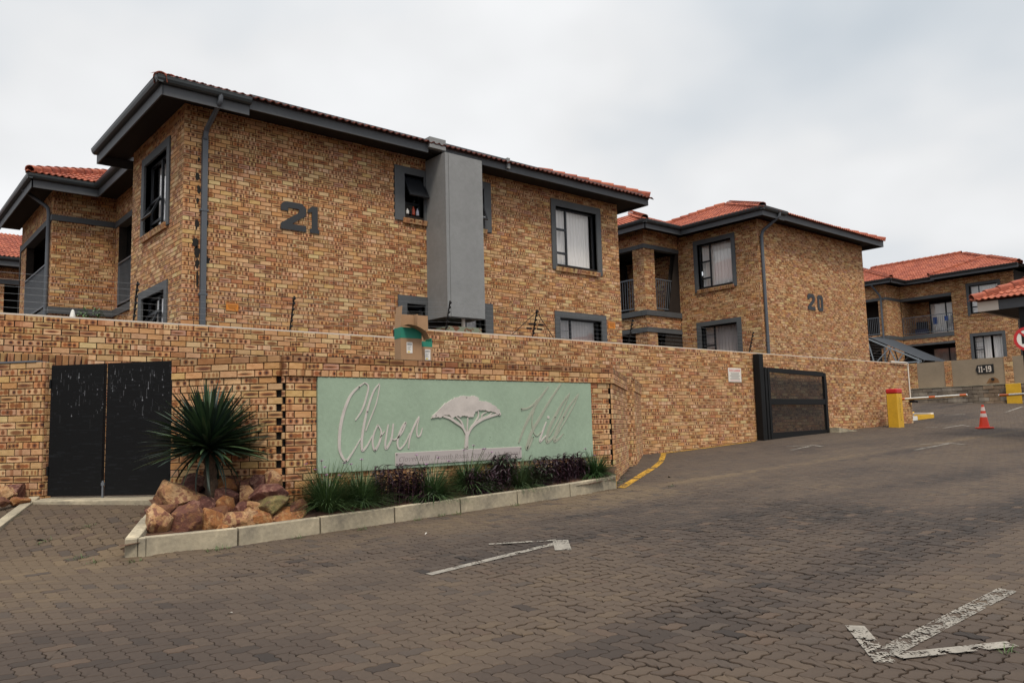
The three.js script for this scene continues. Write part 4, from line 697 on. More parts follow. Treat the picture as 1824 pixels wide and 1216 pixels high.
single('white_conduit', 'thin white conduit pipe running down the end of the long boundary wall', 'pipe', [tubePath([W(27.9, 1.94, 12.55), W(29.0, 1.95, 12.53), W(29.22, 1.93, 12.54), W(29.26, 1.8, 12.56)], .022, 24, 8), tubeBetween(W(29.26, 1.82, 12.56), W(29.26, .66, 12.56), .022, 8)], M.whitePipe);
single('camera_housing', 'small dark device below the white conduit at the wall end', 'device', [rbox(frame(29.2, 12.58), 0, .12, .52, .66, 0, .14, .015), tubeBetween(W(29.26, .58, 12.48), W(29.2, .54, 12.3), .035, 10)], M.blackSteel);
// low brick-on-edge wall of the bin yard behind the steel gates
{
  const t = thing('brick_bin_wall', 'low wall with weathered brick-on-edge top seen above the left end of the steel gates', 'wall', 1, -1, 12.2), bricks = [], F = frame(-2, 12.2);
  for (let i = 0; i < 58; i++) brickRecord(bricks, F, i * .08, i * .08 + .07, .93, 1.15, 0, .1, undefined, 0, .33);
  put(t, 'wall', [fbox(F, 0, 4.6, .93, 1.14, -.3, -.01)], M.mortarDark); put(t, 'steel_lintel', fbox(F, -.02, 4.62, .80, .925, -.3, .04), M.blackSteel); put(t, 'body', fbox(F, .02, 4.58, -1.2, .8, -.28, -.04), M.dark); layBricks(t, bricks, { mat: M.brickWeathered });
}

// ───────────────────────── entrance wall with the name sign ─────────────────────────
const entrance = thing('brick_entrance_wall', 'faceted brick entrance wall that carries the green name sign beside the gates', 'wall', 6.5, -1, 9.3);
{
  const t = entrance, bricks = [], weather = [], top = .955, base = top, cut = top - 3 * BC, F = frame(C0[0], C0[1]);
  const core = [], odd = k => ((k % 2) + 2) % 2;
  const panel = [.47, 5.34, -.505, cut];
  core.push(wallCore(F, .1, 5.79, -1.35, top - .01, [[.47, 5.34, -.5, .68]], .22), fbox(F, .4, 5.4, -.55, .7, -.22, -.06));
  // sign wall: toothed ends, panel opening, three corbelled courses on top
  brickWall(bricks, F, .055, 5.83, -1.2, cut, { base, holes: [panel], startOff: k => odd(k) ? .01 : -.045, endOff: k => odd(k) ? -.035 : 0 });
  brickWall(bricks, F, .02, 5.86, cut, cut + BC, { base, header: true, w: .035, D: .08 }); brickWall(bricks, F, .02, 5.86, cut + BC, top - BC, { base, w: .03, D: .08, shift: .06 }); brickWall(weather, F, .02, 5.86, top - BC, top, { base, w: .034, D: .08 });
  put(t, 'wall', [fbox(F, .03, 5.84, top - .004, top + .004, -.22, .03)], M.mortarDark);
  // gate wall between the corner and the gates, u runs from the gate to the corner
  const L = 1.44, g0 = [C0[0] + GD[0] * L, C0[1] + GD[1] * L], FG = frame(g0[0], g0[1], -48.65);
  core.push(wallCore(FG, .0, L - .1, -1.3, top - .01, [], .22));
  brickWall(bricks, FG, 0, L - .02, -1.0, cut, { base, endOff: k => odd(k) ? .018 : -.02 });
  brickWall(bricks, FG, 0, L - .022, cut, top - BC, { base, w: .02, D: .08, shift: .07 }); brickWall(weather, FG, 0, L - .022, top - BC, top, { base, w: .02, D: .08 });
  brickWall(bricks, frame(g0[0], g0[1], -48.65 - 90).multiply(new THREE.Matrix4().makeTranslation(0, 0, 0)), -.22, -.032, -.9, top, { base, header: true });
  put(t, 'wall', [fbox(FG, 0, L - .02, top - .004, top + .004, -.22, .015), polyExtrude([[0, 0], [-.16, .182], [-.05, .3], [.25, .22]], 2.2, new THREE.Matrix4().multiplyMatrices(frame(C0[0], C0[1]).multiply(new THREE.Matrix4().makeTranslation(.04, -1.3, -.03)), new THREE.Matrix4().makeRotationX(-Math.PI / 2)))], M.mortarDark);
  // splayed wall to the boundary wall, in two steps
  const ang = 37.2, L1 = 3.08, L2 = 2.42, F1 = frame(FAC[0][0] + .02, FAC[0][1], ang), F2 = frame(FAC[2][0], FAC[2][1], ang);
  core.push(wallCore(F1, .06, L1 - .02, -1.3, top - .01, [], .22), wallCore(F2, .05, L2, -1.2, top - .01, [], .22));
  brickWall(bricks, F1, .0, L1, -1.1, cut, { base }); brickWall(bricks, F1, .0, L1 + .01, cut, top - BC, { base, w: .03, D: .08 }); brickWall(weather, F1, .0, L1 + .01, top - BC, top, { base, w: .03, D: .08 });
  brickWall(bricks, F2, .031, L2 + .1, -1.0, cut, { base }); brickWall(bricks, F2, .031, L2 + .1, cut, top - BC, { base, w: .022, D: .06 }); brickWall(weather, F2, .031, L2 + .1, top - BC, top, { base, w: .022, D: .06 });
  const FJ = frame(FAC[2][0] - .38, FAC[2][1] + .02, -2); brickWall(bricks, FJ, 0, .37, -1.0, top, { base, header: true }); core.push(wallCore(FJ, 0, .34, -1.2, top - .01, [], .1));
  put(t, 'wall', core, M.mortarDark);
  put(t, 'wall', [fbox(F1, 0, L1, top - .003, top + .005, -.22, .025), fbox(F2, 0, L2, top - .003, top + .005, -.22, .018)], M.mortarDark);
  layBricks(t, bricks, { most: 260 }); layBricks(t, weather, { most: 40, mat: M.brickWeathered });
}
const leftWall = thing('brick_gate_pier_wall', 'short brick wall with thin steel coping on the far side of the steel gates', 'wall', 1.3, -1, 12);
{
  const t = leftWall, bricks = [], s0 = 3.2, P0 = [C0[0] + GD[0] * s0, C0[1] + GD[1] * s0], L = 3, A = [P0[0] + GD[0] * L, P0[1] + GD[1] * L], F = frame(A[0], A[1], -48.65), top = 1.0;
  put(t, 'wall', wallCore(F, 0, L - .03, -1.3, top - .008, [], .22), M.mortar);
  brickWall(bricks, F, 0, L, -1, top, { base: top, shift: .1 }); brickWall(bricks, frame(P0[0], P0[1], -48.65 + 90), .032, .22, -1, top, { base: top, header: true });
  put(t, 'coping', fbox(F, 0, L - .12, top, top + .02, -.23, .012), M.rail);
  layBricks(t, bricks, { most: 200 });
}
{ // green name sign
  const t = thing('name_sign', 'long pale green name sign with script letters and a tree emblem on the entrance wall', 'sign', 7.03, -.5, 9.2), F = frame(0, 9.18);
  const green = paint(512, (u, v) => { const n = tileNoise(u, v, 4, 201), m = tileNoise(u, v, 40, 203, 3), k = 1 + (n - .5) * .14 + (m - .5) * .10, d = m > .80 ? -26 : 0; return [143 * k + d, 163 * k + d, 143 * k + d]; });
  put(t, 'panel', rbox(F, 4.588, 9.472, -.5, .698, -.05, .004, .004), std({ map: tex(green, 1.5), roughness: .75, bumpMap: gritBump, bumpScale: .003 }));
  const letterMat = std({ map: tex(mottle(128, [186, 179, 174], .07, 4, 20, 205), .5), roughness: .55 }), edgeMat = letterMat, faded = std({ map: tex(mottle(128, [150, 154, 139], .08, 4, 20, 206), .5), roughness: .7 });
  const ribbon = (pts, w0, w1, d = .009) => { const c = new THREE.CatmullRomCurve3(pts.map(p => new THREE.Vector3(p[0], p[1], 0))), n = pts.length * 6, A = [], B = []; for (let i = 0; i <= n; i++) { const p = c.getPoint(i / n), q = c.getTangent(i / n), k = Math.sin(Math.PI * i / n), w = (w0 + (w1 - w0) * k) * .44; A.push([p.x - q.y * w, p.y + q.x * w]); B.push([p.x + q.y * w, p.y - q.x * w]); }
    const gs = []; for (let i = 0; i < n; i++) gs.push(polyExtrude([A[i], A[i + 1], B[i + 1], B[i]].reverse(), d, F, .004)); return gs; };
  const L = (name, strokes, mat) => put(t, name, strokes.flatMap(s => ribbon(s[0], s[1], s[2], s[3])), mat);
  L('letter', [[[[5.11, .15], [5.20, .27], [5.27, .44], [5.30, .60], [5.25, .64]], .014, .027], [[[5.25, .64], [5.16, .58], [5.05, .48], [4.96, .30], [4.90, .09], [4.88, -.10], [4.89, -.24], [4.97, -.36], [5.05, -.28], [5.19, -.08]], .012, .046]], letterMat);
  L('letter', [[[[5.36, -.05], [5.27, -.19], [5.21, -.24], [5.20, -.16], [5.21, -.04], [5.28, .26], [5.39, .54], [5.47, .63]], .012, .038], [[[5.47, .63], [5.47, .59], [5.42, .37], [5.33, .17], [5.26, .01]], .012, .016]], letterMat);
  L('letter', [[[[5.44, .09], [5.38, -.03], [5.36, -.14], [5.39, -.24], [5.45, -.17], [5.49, 0], [5.44, .09]], .016, .032], [[[5.47, -.08], [5.54, 0]], .014, .014]], letterMat);
  L('letter', [[[[5.60, .09], [5.57, -.05], [5.55, -.17], [5.56, -.23], [5.64, -.12], [5.67, .04], [5.68, .10]], .018, .032]], letterMat);
  L('letter', [[[[5.66, -.11], [5.71, -.11], [5.82, -.01], [5.87, .11], [5.83, .07], [5.75, -.09], [5.74, -.19], [5.77, -.24], [5.85, -.18], [5.94, -.03]], .014, .030]], letterMat);
  L('letter', [[[[5.91, -.24], [5.94, -.08], [6.03, .10], [6.09, .19]], .018, .028], [[[6.09, .17], [6.05, .03], [6.06, -.08], [6.10, -.07], [6.14, .03]], .014, .022]], letterMat);
  L('letter', [[[[8.52, .63], [8.28, .39], [8.16, .24], [8.0, .01], [7.87, -.23]], .03, .055, .006], [[[7.94, .28], [8.06, .29], [8.19, .35], [8.28, .42]], .04, .03, .0075], [[[8.79, .68], [8.52, .39], [8.28, .10], [8.16, -.04], [8.08, -.18], [8.03, -.32], [8.08, -.28], [8.16, -.15]], .03, .058, .0088], [[[8.21, .26], [8.17, .20], [8.15, .03], [8.18, -.08], [8.24, -.13], [8.34, -.07]], .014, .018, .01]], faded);
  L('letter', [[[[8.45, .08], [8.37, -.06], [8.30, -.22], [8.44, -.13]], .018, .034], [[[8.50, .17], [8.49, .13]], .04, .05, .008]], letterMat);
  L('letter', [[[[8.98, .53], [8.83, .39], [8.63, .15], [8.49, -.06], [8.45, -.23], [8.52, -.21], [8.61, -.14]], .016, .06, .007], [[[8.98, .53], [8.86, .33], [8.68, .07], [8.50, -.15]], .014, .022, .0085]], faded);
  L('letter', [[[[9.18, .52], [8.97, .33], [8.82, .15], [8.65, -.10], [8.61, -.22], [8.70, -.19], [8.81, -.11]], .016, .06, .0065], [[[9.18, .52], [9.07, .35], [8.87, .10], [8.65, -.15]], .014, .022, .009]], faded);
  const can = [[6.28, .16], [6.35, .23], [6.43, .29], [6.51, .36], [6.60, .40], [6.68, .44], [6.77, .46], [6.85, .48], [6.95, .47], [7.05, .48], [7.12, .45], [7.13, .40], [7.25, .40], [7.35, .37], [7.44, .32], [7.51, .26], [7.53, .20], [7.50, .19], [7.40, .24], [7.26, .26], [7.14, .27], [7.05, .25], [7.02, .18], [6.94, .17], [6.84, .19], [6.78, .17], [6.73, .19], [6.65, .16], [6.58, .21], [6.50, .20], [6.44, .17], [6.36, .18]];
  const rag = []; const er = mulberry(31); can.forEach((p, i) => { const q = can[(i + 1) % can.length], n = 5; for (let k = 0; k < n; k++) { const d = k ? (er() - .5) * .018 : 0; rag.push([p[0] + (q[0] - p[0]) * k / n + d, p[1] + (q[1] - p[1]) * k / n + d * (er() > .5 ? 1 : -1)]); } });
  const em = put(t, 'tree_emblem', polyExtrude(rag.reverse(), .018, F, .004), letterMat);
  put(em, 'trunk', [[[[6.88, -.27], [6.89, -.14], [6.90, -.04]], .075, .06], [[[6.89, -.09], [6.82, .03], [6.71, .10], [6.60, .16], [6.49, .19]], .03, .042], [[[6.84, .03], [6.79, .12], [6.71, .18]], .02, .024], [[[6.91, -.09], [6.99, .03], [7.16, .13], [7.33, .18], [7.49, .21]], .03, .046], [[[6.96, .01], [7.05, .10], [7.11, .18], [7.11, .26]], .016, .022], [[[7.17, .14], [7.18, .20], [7.26, .24]], .014, .018], [[[6.90, -.06], [6.92, .17]], .016, .02], [[[7.24, .15], [7.37, .23]], .014, .016]].flatMap((s, i) => ribbon(s[0], s[1], s[2], .0165 - i * .0007)), letterMat);
  const c = canvas(1024, 88), g = c.getContext('2d'); g.fillStyle = '#a8a09f'; g.fillRect(0, 0, 1024, 88); g.fillStyle = 'rgba(94,86,84,.75)'; g.font = 'italic 46px serif'; g.textBaseline = 'middle'; g.fillText('Clover Hill . Fronth Road. Rynfield Ah. Benoni', 16, 46, 992);
  for (let i = 0; i < 260; i++) { g.fillStyle = `rgba(168,160,159,${.3 + .5 * rnd()})`; g.fillRect(rnd() * 1024, rnd() * 88, 3 + rnd() * 12, 2 + rnd() * 6); }
  const F3 = frame(5.70, 9.18).multiply(new THREE.Matrix4().makeRotationZ(R(.15)));
  const pl = put(t, 'address_plate', rbox(F3, 0, 2.22, -.462, -.288, .005, .014, .003), letterMat); put(pl, 'lettering', new THREE.PlaneGeometry(2.2, .162).translate(1.11, -.375, .017).applyMatrix4(F3), std({ map: tex(c), roughness: .6 }), true);
  for (const [X, y] of [[5.16, .58], [4.97, -.36], [5.28, .26], [5.39, -.24], [6.89, -.25], [6.36, .2], [7.5, .21], [6.9, .45], [8.16, -.15], [8.63, .15], [8.82, .15], [7.94, .28], [5.72, -.31], [5.72, -.44], [7.9, -.31], [7.9, -.45]]) put(t, 'screw', new THREE.CylinderGeometry(.007, .007, .01, 8).rotateX(Math.PI / 2).translate(X, y, .022).applyMatrix4(F), M.dark);
}

// ───────────────────────── steel gates in the entrance wall ─────────────────────────
const gp = (s, f = 0) => [C0[0] + GD[0] * s - .7507 * f, C0[1] + GD[1] * s - .6606 * f];   // point on / in front of the gate wall
{
  const streak = canvas(512, 512), g = streak.getContext('2d'), q = mulberry(17); g.fillStyle = '#0e0f11'; g.fillRect(0, 0, 512, 512);
  for (let i = 0; i < 900; i++) { g.fillStyle = `rgba(${q() > .5 ? '40,42,48' : '10,10,12'},.35)`; g.fillRect(q() * 512, q() * 512, 2 + q() * 30, 1 + q() * 3); }
  for (let i = 0; i < 260; i++) { const x = q() * 512, y = 512 * (.49 + .46 * q() * (.3 + .7 * q())), h = 3 + q() * q() * 40; g.fillStyle = `rgba(186,190,196,${.12 + .5 * q() * q()})`; g.fillRect(x, y, .8 + q() * 1.2, h); if (q() < .25) g.fillRect(x - 1, y + h - 4, 4, 4); }
  const t0 = tex(streak, 1.75), leafMat = new THREE.MeshPhysicalMaterial({ map: t0, roughness: .7, specularIntensity: .35 });
  const leaf = (label, s0, s1, dz) => {
    const P = gp(s1, -.05 + dz), t = thing('steel_gate_leaf', label, 'gate', P[0], -.72, P[1], 'steel gate leaves in the entrance wall'), F = frame(P[0], P[1], -48.65), w = s1 - s0;
    put(t, 'panel', fbox(F, .012, w - .012, -.70, .95, -.004, .004), leafMat);
    put(t, 'frame', [fbox(F, .012, .06, -.70, .95, -.05, -.006), fbox(F, w - .06, w - .012, -.70, .95, -.05, -.006), fbox(F, .06, w - .06, .89, .95, -.05, -.006), fbox(F, .06, w - .06, -.70, -.64, -.05, -.006), fbox(F, .06, w - .06, .10, .15, -.05, -.006)], M.blackSteel);
    for (const v of [-.45, .65]) put(t, 'hinge', fbox(F, s0 > 2 ? 0 : w - .022, s0 > 2 ? .022 : w, v, v + .12, -.03, .022), M.blackSteel);
    return t;
  };
  leaf('narrower black steel gate leaf with white streaks, next to the short pier wall', 2.385, 3.15, 0);
  const wide = leaf('wider black steel gate leaf with white streaks, behind the spiky plant', 1.45, 2.36, .006);
  const FB = frame(...gp(2.36, -.04), -48.65); put(wide, 'drop_bolt', [fbox(FB, -.012, .008, -.86, -.52, .002, .018), fbox(FB, -.02, .02, -.58, -.54, .0, .022)], M.rail);
  const FT = frame(...gp(3.26), -48.65); struct('concrete_threshold', [rbox(FT, 0, 1.88, -1.25, -.728, -.3, .29, .02)], M.concrete);
}

// ───────────────────────── kerb stones and planting bed ─────────────────────────
const kerbBump = M.concrete;
function kerbStone(a, b, label, hA = .185, w = .12, join2 = .007) {
  const L = Math.hypot(b[0] - a[0], b[1] - a[1]), dx = (b[0] - a[0]) / L, dz = (b[1] - a[1]) / L, ya = groundY(a[0], a[1]) + hA, yb = groundY(b[0], b[1]) + hA;
  const g = new RoundedBoxGeometry(L - join2 * 2, .34, w, 2, .012).translate(0, -.17, -w / 2);
  const m = new THREE.Matrix4().makeBasis(new THREE.Vector3(dx * L, yb - ya, -dz * L).normalize(), new THREE.Vector3(-(yb - ya) / L * dx, 1, (yb - ya) / L * dz).normalize(), new THREE.Vector3(dz, 0, dx)).setPosition(W((a[0] + b[0]) / 2, (ya + yb) / 2, (a[1] + b[1]) / 2));
  return single('kerb_stone', label, 'kerb stone', g.applyMatrix4(m), rnd() < .6 ? kerbBump : kerbBump, 'kerb stones round the planting bed');
}
const kl = ['kerb stone below the first rocks of the rockery, next to the corner blocks', 'kerb stone under the right end of the rockery', 'kerb stone before the first green clump of the flower bed', 'kerb stone below the purple plants between the first green clumps', 'kerb stone below the middle of the green sign', 'kerb stone below the tree emblem end of the address plate', 'last straight kerb stone before the curved end'];
const kerbs = []; for (let i = 0; i < 7; i++) kerbs.push(kerbStone(KERB[i], KERB[i + 1], kl[i]));
{ const e = kerbs[6]; const p = KERB[7], F = new THREE.Matrix4().makeRotationY(R(6.5)).setPosition(W(p[0] - .004, groundY(...p), p[1] + .0)); put(e, 'yellow_paint', fbox(F, -.006, .006, -.02, .184, -.115, -.004), M.yellow).userData.label = 'yellow painted end of the kerb'; }
kerbStone([9.54, 8.75], [9.90, 9.12], 'short kerb piece turning back to the splayed brick wall');
kerbStone([2.36, 8.635], [2.43, 8.60], 'thin corner kerb block beside the first long kerb stone', .18, .12, .004);
kerbStone([2.25, 8.70], [2.36, 8.635], 'outermost corner kerb block of the planting bed', .18, .14, .004);
kerbStone([2.70, 9.45], [2.25, 8.70], 'kerb stone running back from the corner block along the apron', .18, .13);
kerbStone([3.14, 10.19], [2.70, 9.45], 'kerb stone ending at the gate threshold behind the rocks', .12, .13);
kerbStone([1.40, 10.45], [2.0, 11.52], 'kerb stone on the far side of the apron before the pier wall', .06, .12);
const soilY = (X, Z) => { const t = sstep(8.68, 9.2, Z), k = groundY(X, 8.6) + .15, b = -.88 + .035 * (X - 4.1); return k + (b - k) * t + .24 * sstep(8.85, 9.7, Z) * sstep(4.6, 3.8, X); };
{
  const P = [], I = [], nx = 90, nz = 24, ok = []; for (let j = 0; j <= nz; j++) for (let i = 0; i <= nx; i++) { const X = 2.2 + 7.9 * i / nx, Z = 8.62 + 1.8 * j / nz; ok.push(inside(BED, X, Z)); P.push(X, soilY(X, Z) + EYE + (fbm(X * 9, Z * 9, 1, 3) - .5) * .05, -Z); }
  for (let j = 0; j < nz; j++) for (let i = 0; i < nx; i++) { const a = j * (nx + 1) + i, b = a + 1, c = a + nx + 1, d = c + 1; if (ok[a] || ok[d]) I.push(a, b, d, a, d, c); }
  const g = new THREE.BufferGeometry(); g.setAttribute('position', new THREE.Float32BufferAttribute(P, 3)); g.setIndex(I); g.computeVertexNormals(); struct('planting_soil', g, M.soil);
}

// ───────────────────────── rockery ─────────────────────────
const rockTex = (a, b, c, seed) => std({ map: tex(paint(256, (u, v) => { const n = tileNoise(u, v, 4, seed), m = tileNoise(u, v, 11, seed + 3), k = tileNoise(u, v, 34, seed + 6, 3), w = sstep(.38, .62, n), w2 = sstep(.5, .66, m) * .8; return [0, 1, 2].map(i => { const z = a[i] * w + c[i] * (1 - w); return (z * (1 - w2) + b[i] * w2) * (.78 + k * .40); }); }), .42), roughness: .85, bumpMap: gritBump, bumpScale: .012 });
const rockMats = { ochre: rockTex([140, 92, 50], [158, 122, 82], [100, 58, 40], 301), maroon: rockTex([92, 54, 46], [132, 98, 82], [76, 46, 40], 311), tan: rockTex([148, 110, 74], [104, 62, 48], [166, 134, 98], 321), brown: rockTex([104, 68, 44], [128, 90, 56], [88, 52, 40], 331), green: rockTex([106, 98, 58], [128, 110, 70], [92, 74, 50], 341) };
function rock(X, y, Z, w, h, kind, label, seed) {
  const q = mulberry(seed * 7919 + 5), pl = []; for (let i = 0; i < 15; i++) { const th = Math.acos(1 - 2 * (i + .5) / 15) + (q() - .5) * .5, ph = i * 2.39996 + (q() - .5) * .8; pl.push([Math.sin(th) * Math.cos(ph), Math.cos(th), Math.sin(th) * Math.sin(ph), .52 + q() * .36]); }
  const g = new THREE.IcosahedronGeometry(1, 9), p = g.attributes.position, v = new THREE.Vector3();
  for (let i = 0; i < p.count; i++) { v.fromBufferAttribute(p, i).normalize(); let r = 1.25; for (const n of pl) { const d = v.x * n[0] + v.y * n[1] + v.z * n[2]; if (d > .02) r = Math.min(r, n[3] / d); } r *= 1 + (fbm(v.x * 4 + seed, v.y * 4, v.z * 4, 3) - .5) * .07; p.setXYZ(i, v.x * r * w * .86, v.y * r * h * .92, v.z * r * (w * .55 + h * .4) * .82); }
  g.rotateZ((q() - .5) * .5); g.rotateY((q() - .5) * 1.2); g.computeVertexNormals(); g.translate(X, y + EYE - .015, -Z);
  return single('rock', label, 'rock', g, rockMats[kind], 'rocks of the rockery');
}
[[2.65, -.88, 8.95, .22, .26, 'tan', 'rough pinkish rock at the corner of the kerb, front row'], [2.92, -.90, 8.95, .33, .26, 'brown', 'broad brown rock with ochre top, second in the front row'], [3.19, -.92, 8.95, .22, .22, 'ochre', 'upright ochre rock in the middle of the front row'], [3.47, -.93, 8.95, .31, .19, 'tan', 'tan rock with pale face, front row behind the kerb joint'], [3.77, -.94, 8.93, .28, .18, 'ochre', 'orange brown wedge shaped rock in the front row'], [4.04, -.95, 8.93, .33, .16, 'ochre', 'flat orange rock with pale top at the right end of the front row'],
[3.29, -.99, 8.80, .11, .06, 'ochre', 'small orange stone lying on the kerb edge'], [2.71, -.82, 9.30, .14, .12, 'maroon', 'small dark red rock at the outer side of the rockery'], [3.01, -.70, 9.45, .39, .27, 'tan', 'biggest pale orange rock leaning at the upper outer side'], [3.23, -.77, 9.25, .23, .15, 'maroon', 'dark red rock just in front of the plant trunk'], [3.45, -.79, 9.20, .21, .16, 'ochre', 'yellow ochre rock right in front of the trunk base'], [3.08, -.81, 9.10, .13, .14, 'maroon', 'small purple grey rock wedged between two front rocks'],
[3.54, -.70, 9.35, .24, .15, 'maroon', 'maroon rock beside the foot of the trunk'], [3.69, -.71, 9.20, .14, .18, 'tan', 'pointed tan rock standing in the middle of the rockery'], [3.69, -.60, 9.60, .26, .19, 'brown', 'brown rock against the wall behind the trunk'], [3.94, -.67, 9.15, .41, .19, 'maroon', 'large smooth maroon rock near the wall corner'], [3.90, -.55, 9.30, .20, .13, 'maroon', 'dark red rock on top of the large maroon one'], [4.02, -.53, 9.20, .15, .16, 'tan', 'small upright rock leaning on the wall corner'],
[3.93, -.78, 9.00, .36, .13, 'green', 'greenish brown rock below the large maroon rock'], [3.74, -.82, 9.00, .19, .10, 'tan', 'small grey tan rock in the second row'], [4.20, -.88, 8.95, .23, .15, 'brown', 'dull brown rock beside the first green clump'], [3.65, -.86, 8.95, .10, .08, 'tan', 'little whitish stone between the front rocks'], [3.35, -.57, 9.85, .23, .20, 'maroon', 'dark maroon rock behind the trunk by the wall'], [3.14, -.60, 9.90, .17, .13, 'tan', 'pale rock by the wall next to the wide gate leaf'], [3.55, -.58, 9.75, .17, .15, 'brown', 'brown rock in the shade right behind the trunk'], [3.79, -.62, 9.40, .20, .15, 'brown', 'small brown rock between trunk and maroon rock'],
[1.63, -.64, 11.60, .21, .15, 'tan', 'greyish rock beside the far pier wall, highest of that small pile'], [1.73, -.61, 11.70, .22, .18, 'maroon', 'purple grey rock against the far pier wall'], [1.75, -.71, 11.35, .18, .08, 'ochre', 'flat ochre stone at the end of the far small pile'], [1.57, -.71, 11.30, .13, .08, 'brown', 'small brown stone at the edge of the picture by the far pier wall'],
[2.80, -.80, 9.2, .20, .16, 'brown', 'brown rock between the outermost red rock and the biggest pale one'], [3.33, -.86, 9.05, .18, .15, 'brown', 'small brown rock behind the upright ochre rock'], [3.60, -.85, 9.05, .19, .13, 'maroon', 'dark reddish rock behind the tan rock of the front row'], [3.15, -.62, 9.62, .24, .17, 'maroon', 'dark maroon rock left of the trunk by the wall'], [3.55, -.62, 9.5, .22, .17, 'ochre', 'orange rock touching the right side of the trunk'], [3.82, -.78, 9.2, .20, .14, 'ochre', 'ochre rock under the edge of the large maroon rock'], [2.88, -.72, 9.55, .2, .16, 'brown', 'dull brown rock at the gate end of the rockery']].forEach((r, i) => rock(...r, i + 3));

// ───────────────────────── plants ─────────────────────────
function blade(len, wid, droop, seg = 6, fold = .25) {   // leaf along +Z, V-folded, bending down
  const P = [], I = []; for (let i = 0; i <= seg; i++) { const t = i / seg, w = wid * Math.min(1, (.55 + 2.2 * t)) * Math.pow(1 - t, .55), y = -droop * t * t * len, z = len * t * (1 - .25 * droop * t); P.push(-w / 2, y + fold * w, z, 0, y, z, w / 2, y + fold * w, z); }
  for (let i = 0; i < seg; i++) for (let k = 0; k < 2; k++) { const a = i * 3 + k; I.push(a, a + 3, a + 4, a, a + 4, a + 1); }
  const g = new THREE.BufferGeometry(); g.setAttribute('position', new THREE.Float32BufferAttribute(P, 3)); g.setIndex(I); g.computeVertexNormals(); return triUV(flat(g));
}
const leafMat = (r, g, b, o) => new THREE.MeshPhysicalMaterial(Object.assign({ color: new THREE.Color().setRGB(s2l(r / 255), s2l(g / 255), s2l(b / 255)), roughness: .5, side: THREE.DoubleSide }, o));
{
  const t = thing('spiky_plant', 'big spiky dark green plant on a short trunk standing in the rockery', 'plant', 3.37, -.85, 9.45), q = mulberry(61), b = baseOf(t);
  const tg = new THREE.CylinderGeometry(.062, .085, .62, 14, 14), tp = tg.attributes.position; for (let i = 0; i < tp.count; i++) { const k = 1 + .16 * Math.sin(tp.getY(i) * 95) + (fbm(tp.getX(i) * 40, tp.getY(i) * 40, tp.getZ(i) * 40) - .5) * .3; tp.setX(i, tp.getX(i) * k); tp.setZ(i, tp.getZ(i) * k); } tg.computeVertexNormals();
  put(t, 'trunk', tg.rotateZ(.06).translate(3.37, -.52 + EYE, -9.45), std({ map: tex(mottle(128, [72, 58, 46], .5, 6, 24, 351), .3), roughness: 1 }));
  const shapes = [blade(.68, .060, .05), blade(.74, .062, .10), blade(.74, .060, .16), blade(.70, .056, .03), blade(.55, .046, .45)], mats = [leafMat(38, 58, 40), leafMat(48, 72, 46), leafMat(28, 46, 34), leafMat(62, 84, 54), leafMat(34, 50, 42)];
  const N = 298; for (let i = 0; i < N; i++) {
    const f = (i + .5) / N, el = f < .055 ? R(-42 + 36 * q()) : Math.asin(clamp(-.08 + 1.08 * (f - .055) / .945, -1, 1)) + (q() - .5) * .14, az = i * 2.39996 + (q() - .5) * .4, up = Math.sin(el);
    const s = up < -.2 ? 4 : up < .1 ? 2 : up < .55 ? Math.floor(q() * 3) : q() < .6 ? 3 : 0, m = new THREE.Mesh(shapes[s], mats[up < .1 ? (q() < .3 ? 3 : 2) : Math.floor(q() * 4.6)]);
    m.name = 'leaf'; m.rotation.order = 'YXZ'; m.rotation.set(-el, az, (q() - .5) * .5); m.position.copy(W(3.335, -.17 + .10 * Math.max(0, up), 9.45)).add(new THREE.Vector3(Math.sin(az) * Math.cos(el) * .05, up * .05, Math.cos(az) * Math.cos(el) * .05)).sub(b); m.scale.setScalar(.9 + q() * .2); m.castShadow = m.receiveShadow = true; t.add(m);
  }
}
{
  const t = scene.getObjectByName('spiky_plant'), b = baseOf(t), q = mulberry(63), L = [], sh = [blade(.60, .058, .06), blade(.66, .060, .12)];
  for (let i = 0; i < 170; i++) { const el = Math.asin(clamp(-.12 + 1.1 * q(), -1, 1)), az = q() * 6.283; L.push(pick(sh).clone().applyMatrix4(new THREE.Matrix4().compose(W(3.335, -.16 + .08 * Math.sin(el), 9.45), new THREE.Quaternion().setFromEuler(new THREE.Euler(-el, az, 0, 'YXZ')), new THREE.Vector3(1, 1, 1).multiplyScalar(.8 + .25 * q())))); }
  const m = put(t, 'leaves', L, leafMat(36, 56, 38)); m.userData.kind = 'stuff';
}
function mergeXf(list) { return mergeGeometries(list); }
const stalk = std({ color: new THREE.Color(0x4c5a3a), roughness: .8 }), petal = leafMat(196, 140, 196, { roughness: .8 });
function flowerOn(t, X, y, Z, gx, gy, gz) {
  const a = W(gx, gy, gz), e = W(X, y, Z), mid = a.clone().lerp(e, .55).add(new THREE.Vector3(0, .03, 0)), s = put(t, 'flower_stalk', new THREE.TubeGeometry(new THREE.QuadraticBezierCurve3(a, mid, e), 8, .0032, 5), stalk), L = [];
  for (let i = 0; i < 9; i++) { const d = new THREE.Vector3(Math.cos(i * 2.4), .2 + .7 * rnd(), Math.sin(i * 2.4)).normalize(), m = new THREE.Matrix4().lookAt(new THREE.Vector3(), d.clone().negate(), new THREE.Vector3(0, 1, 0)).setPosition(e); L.push(blade(.034, .018, .1, 3).applyMatrix4(m)); }
  put(s, 'petals', L, petal);
}
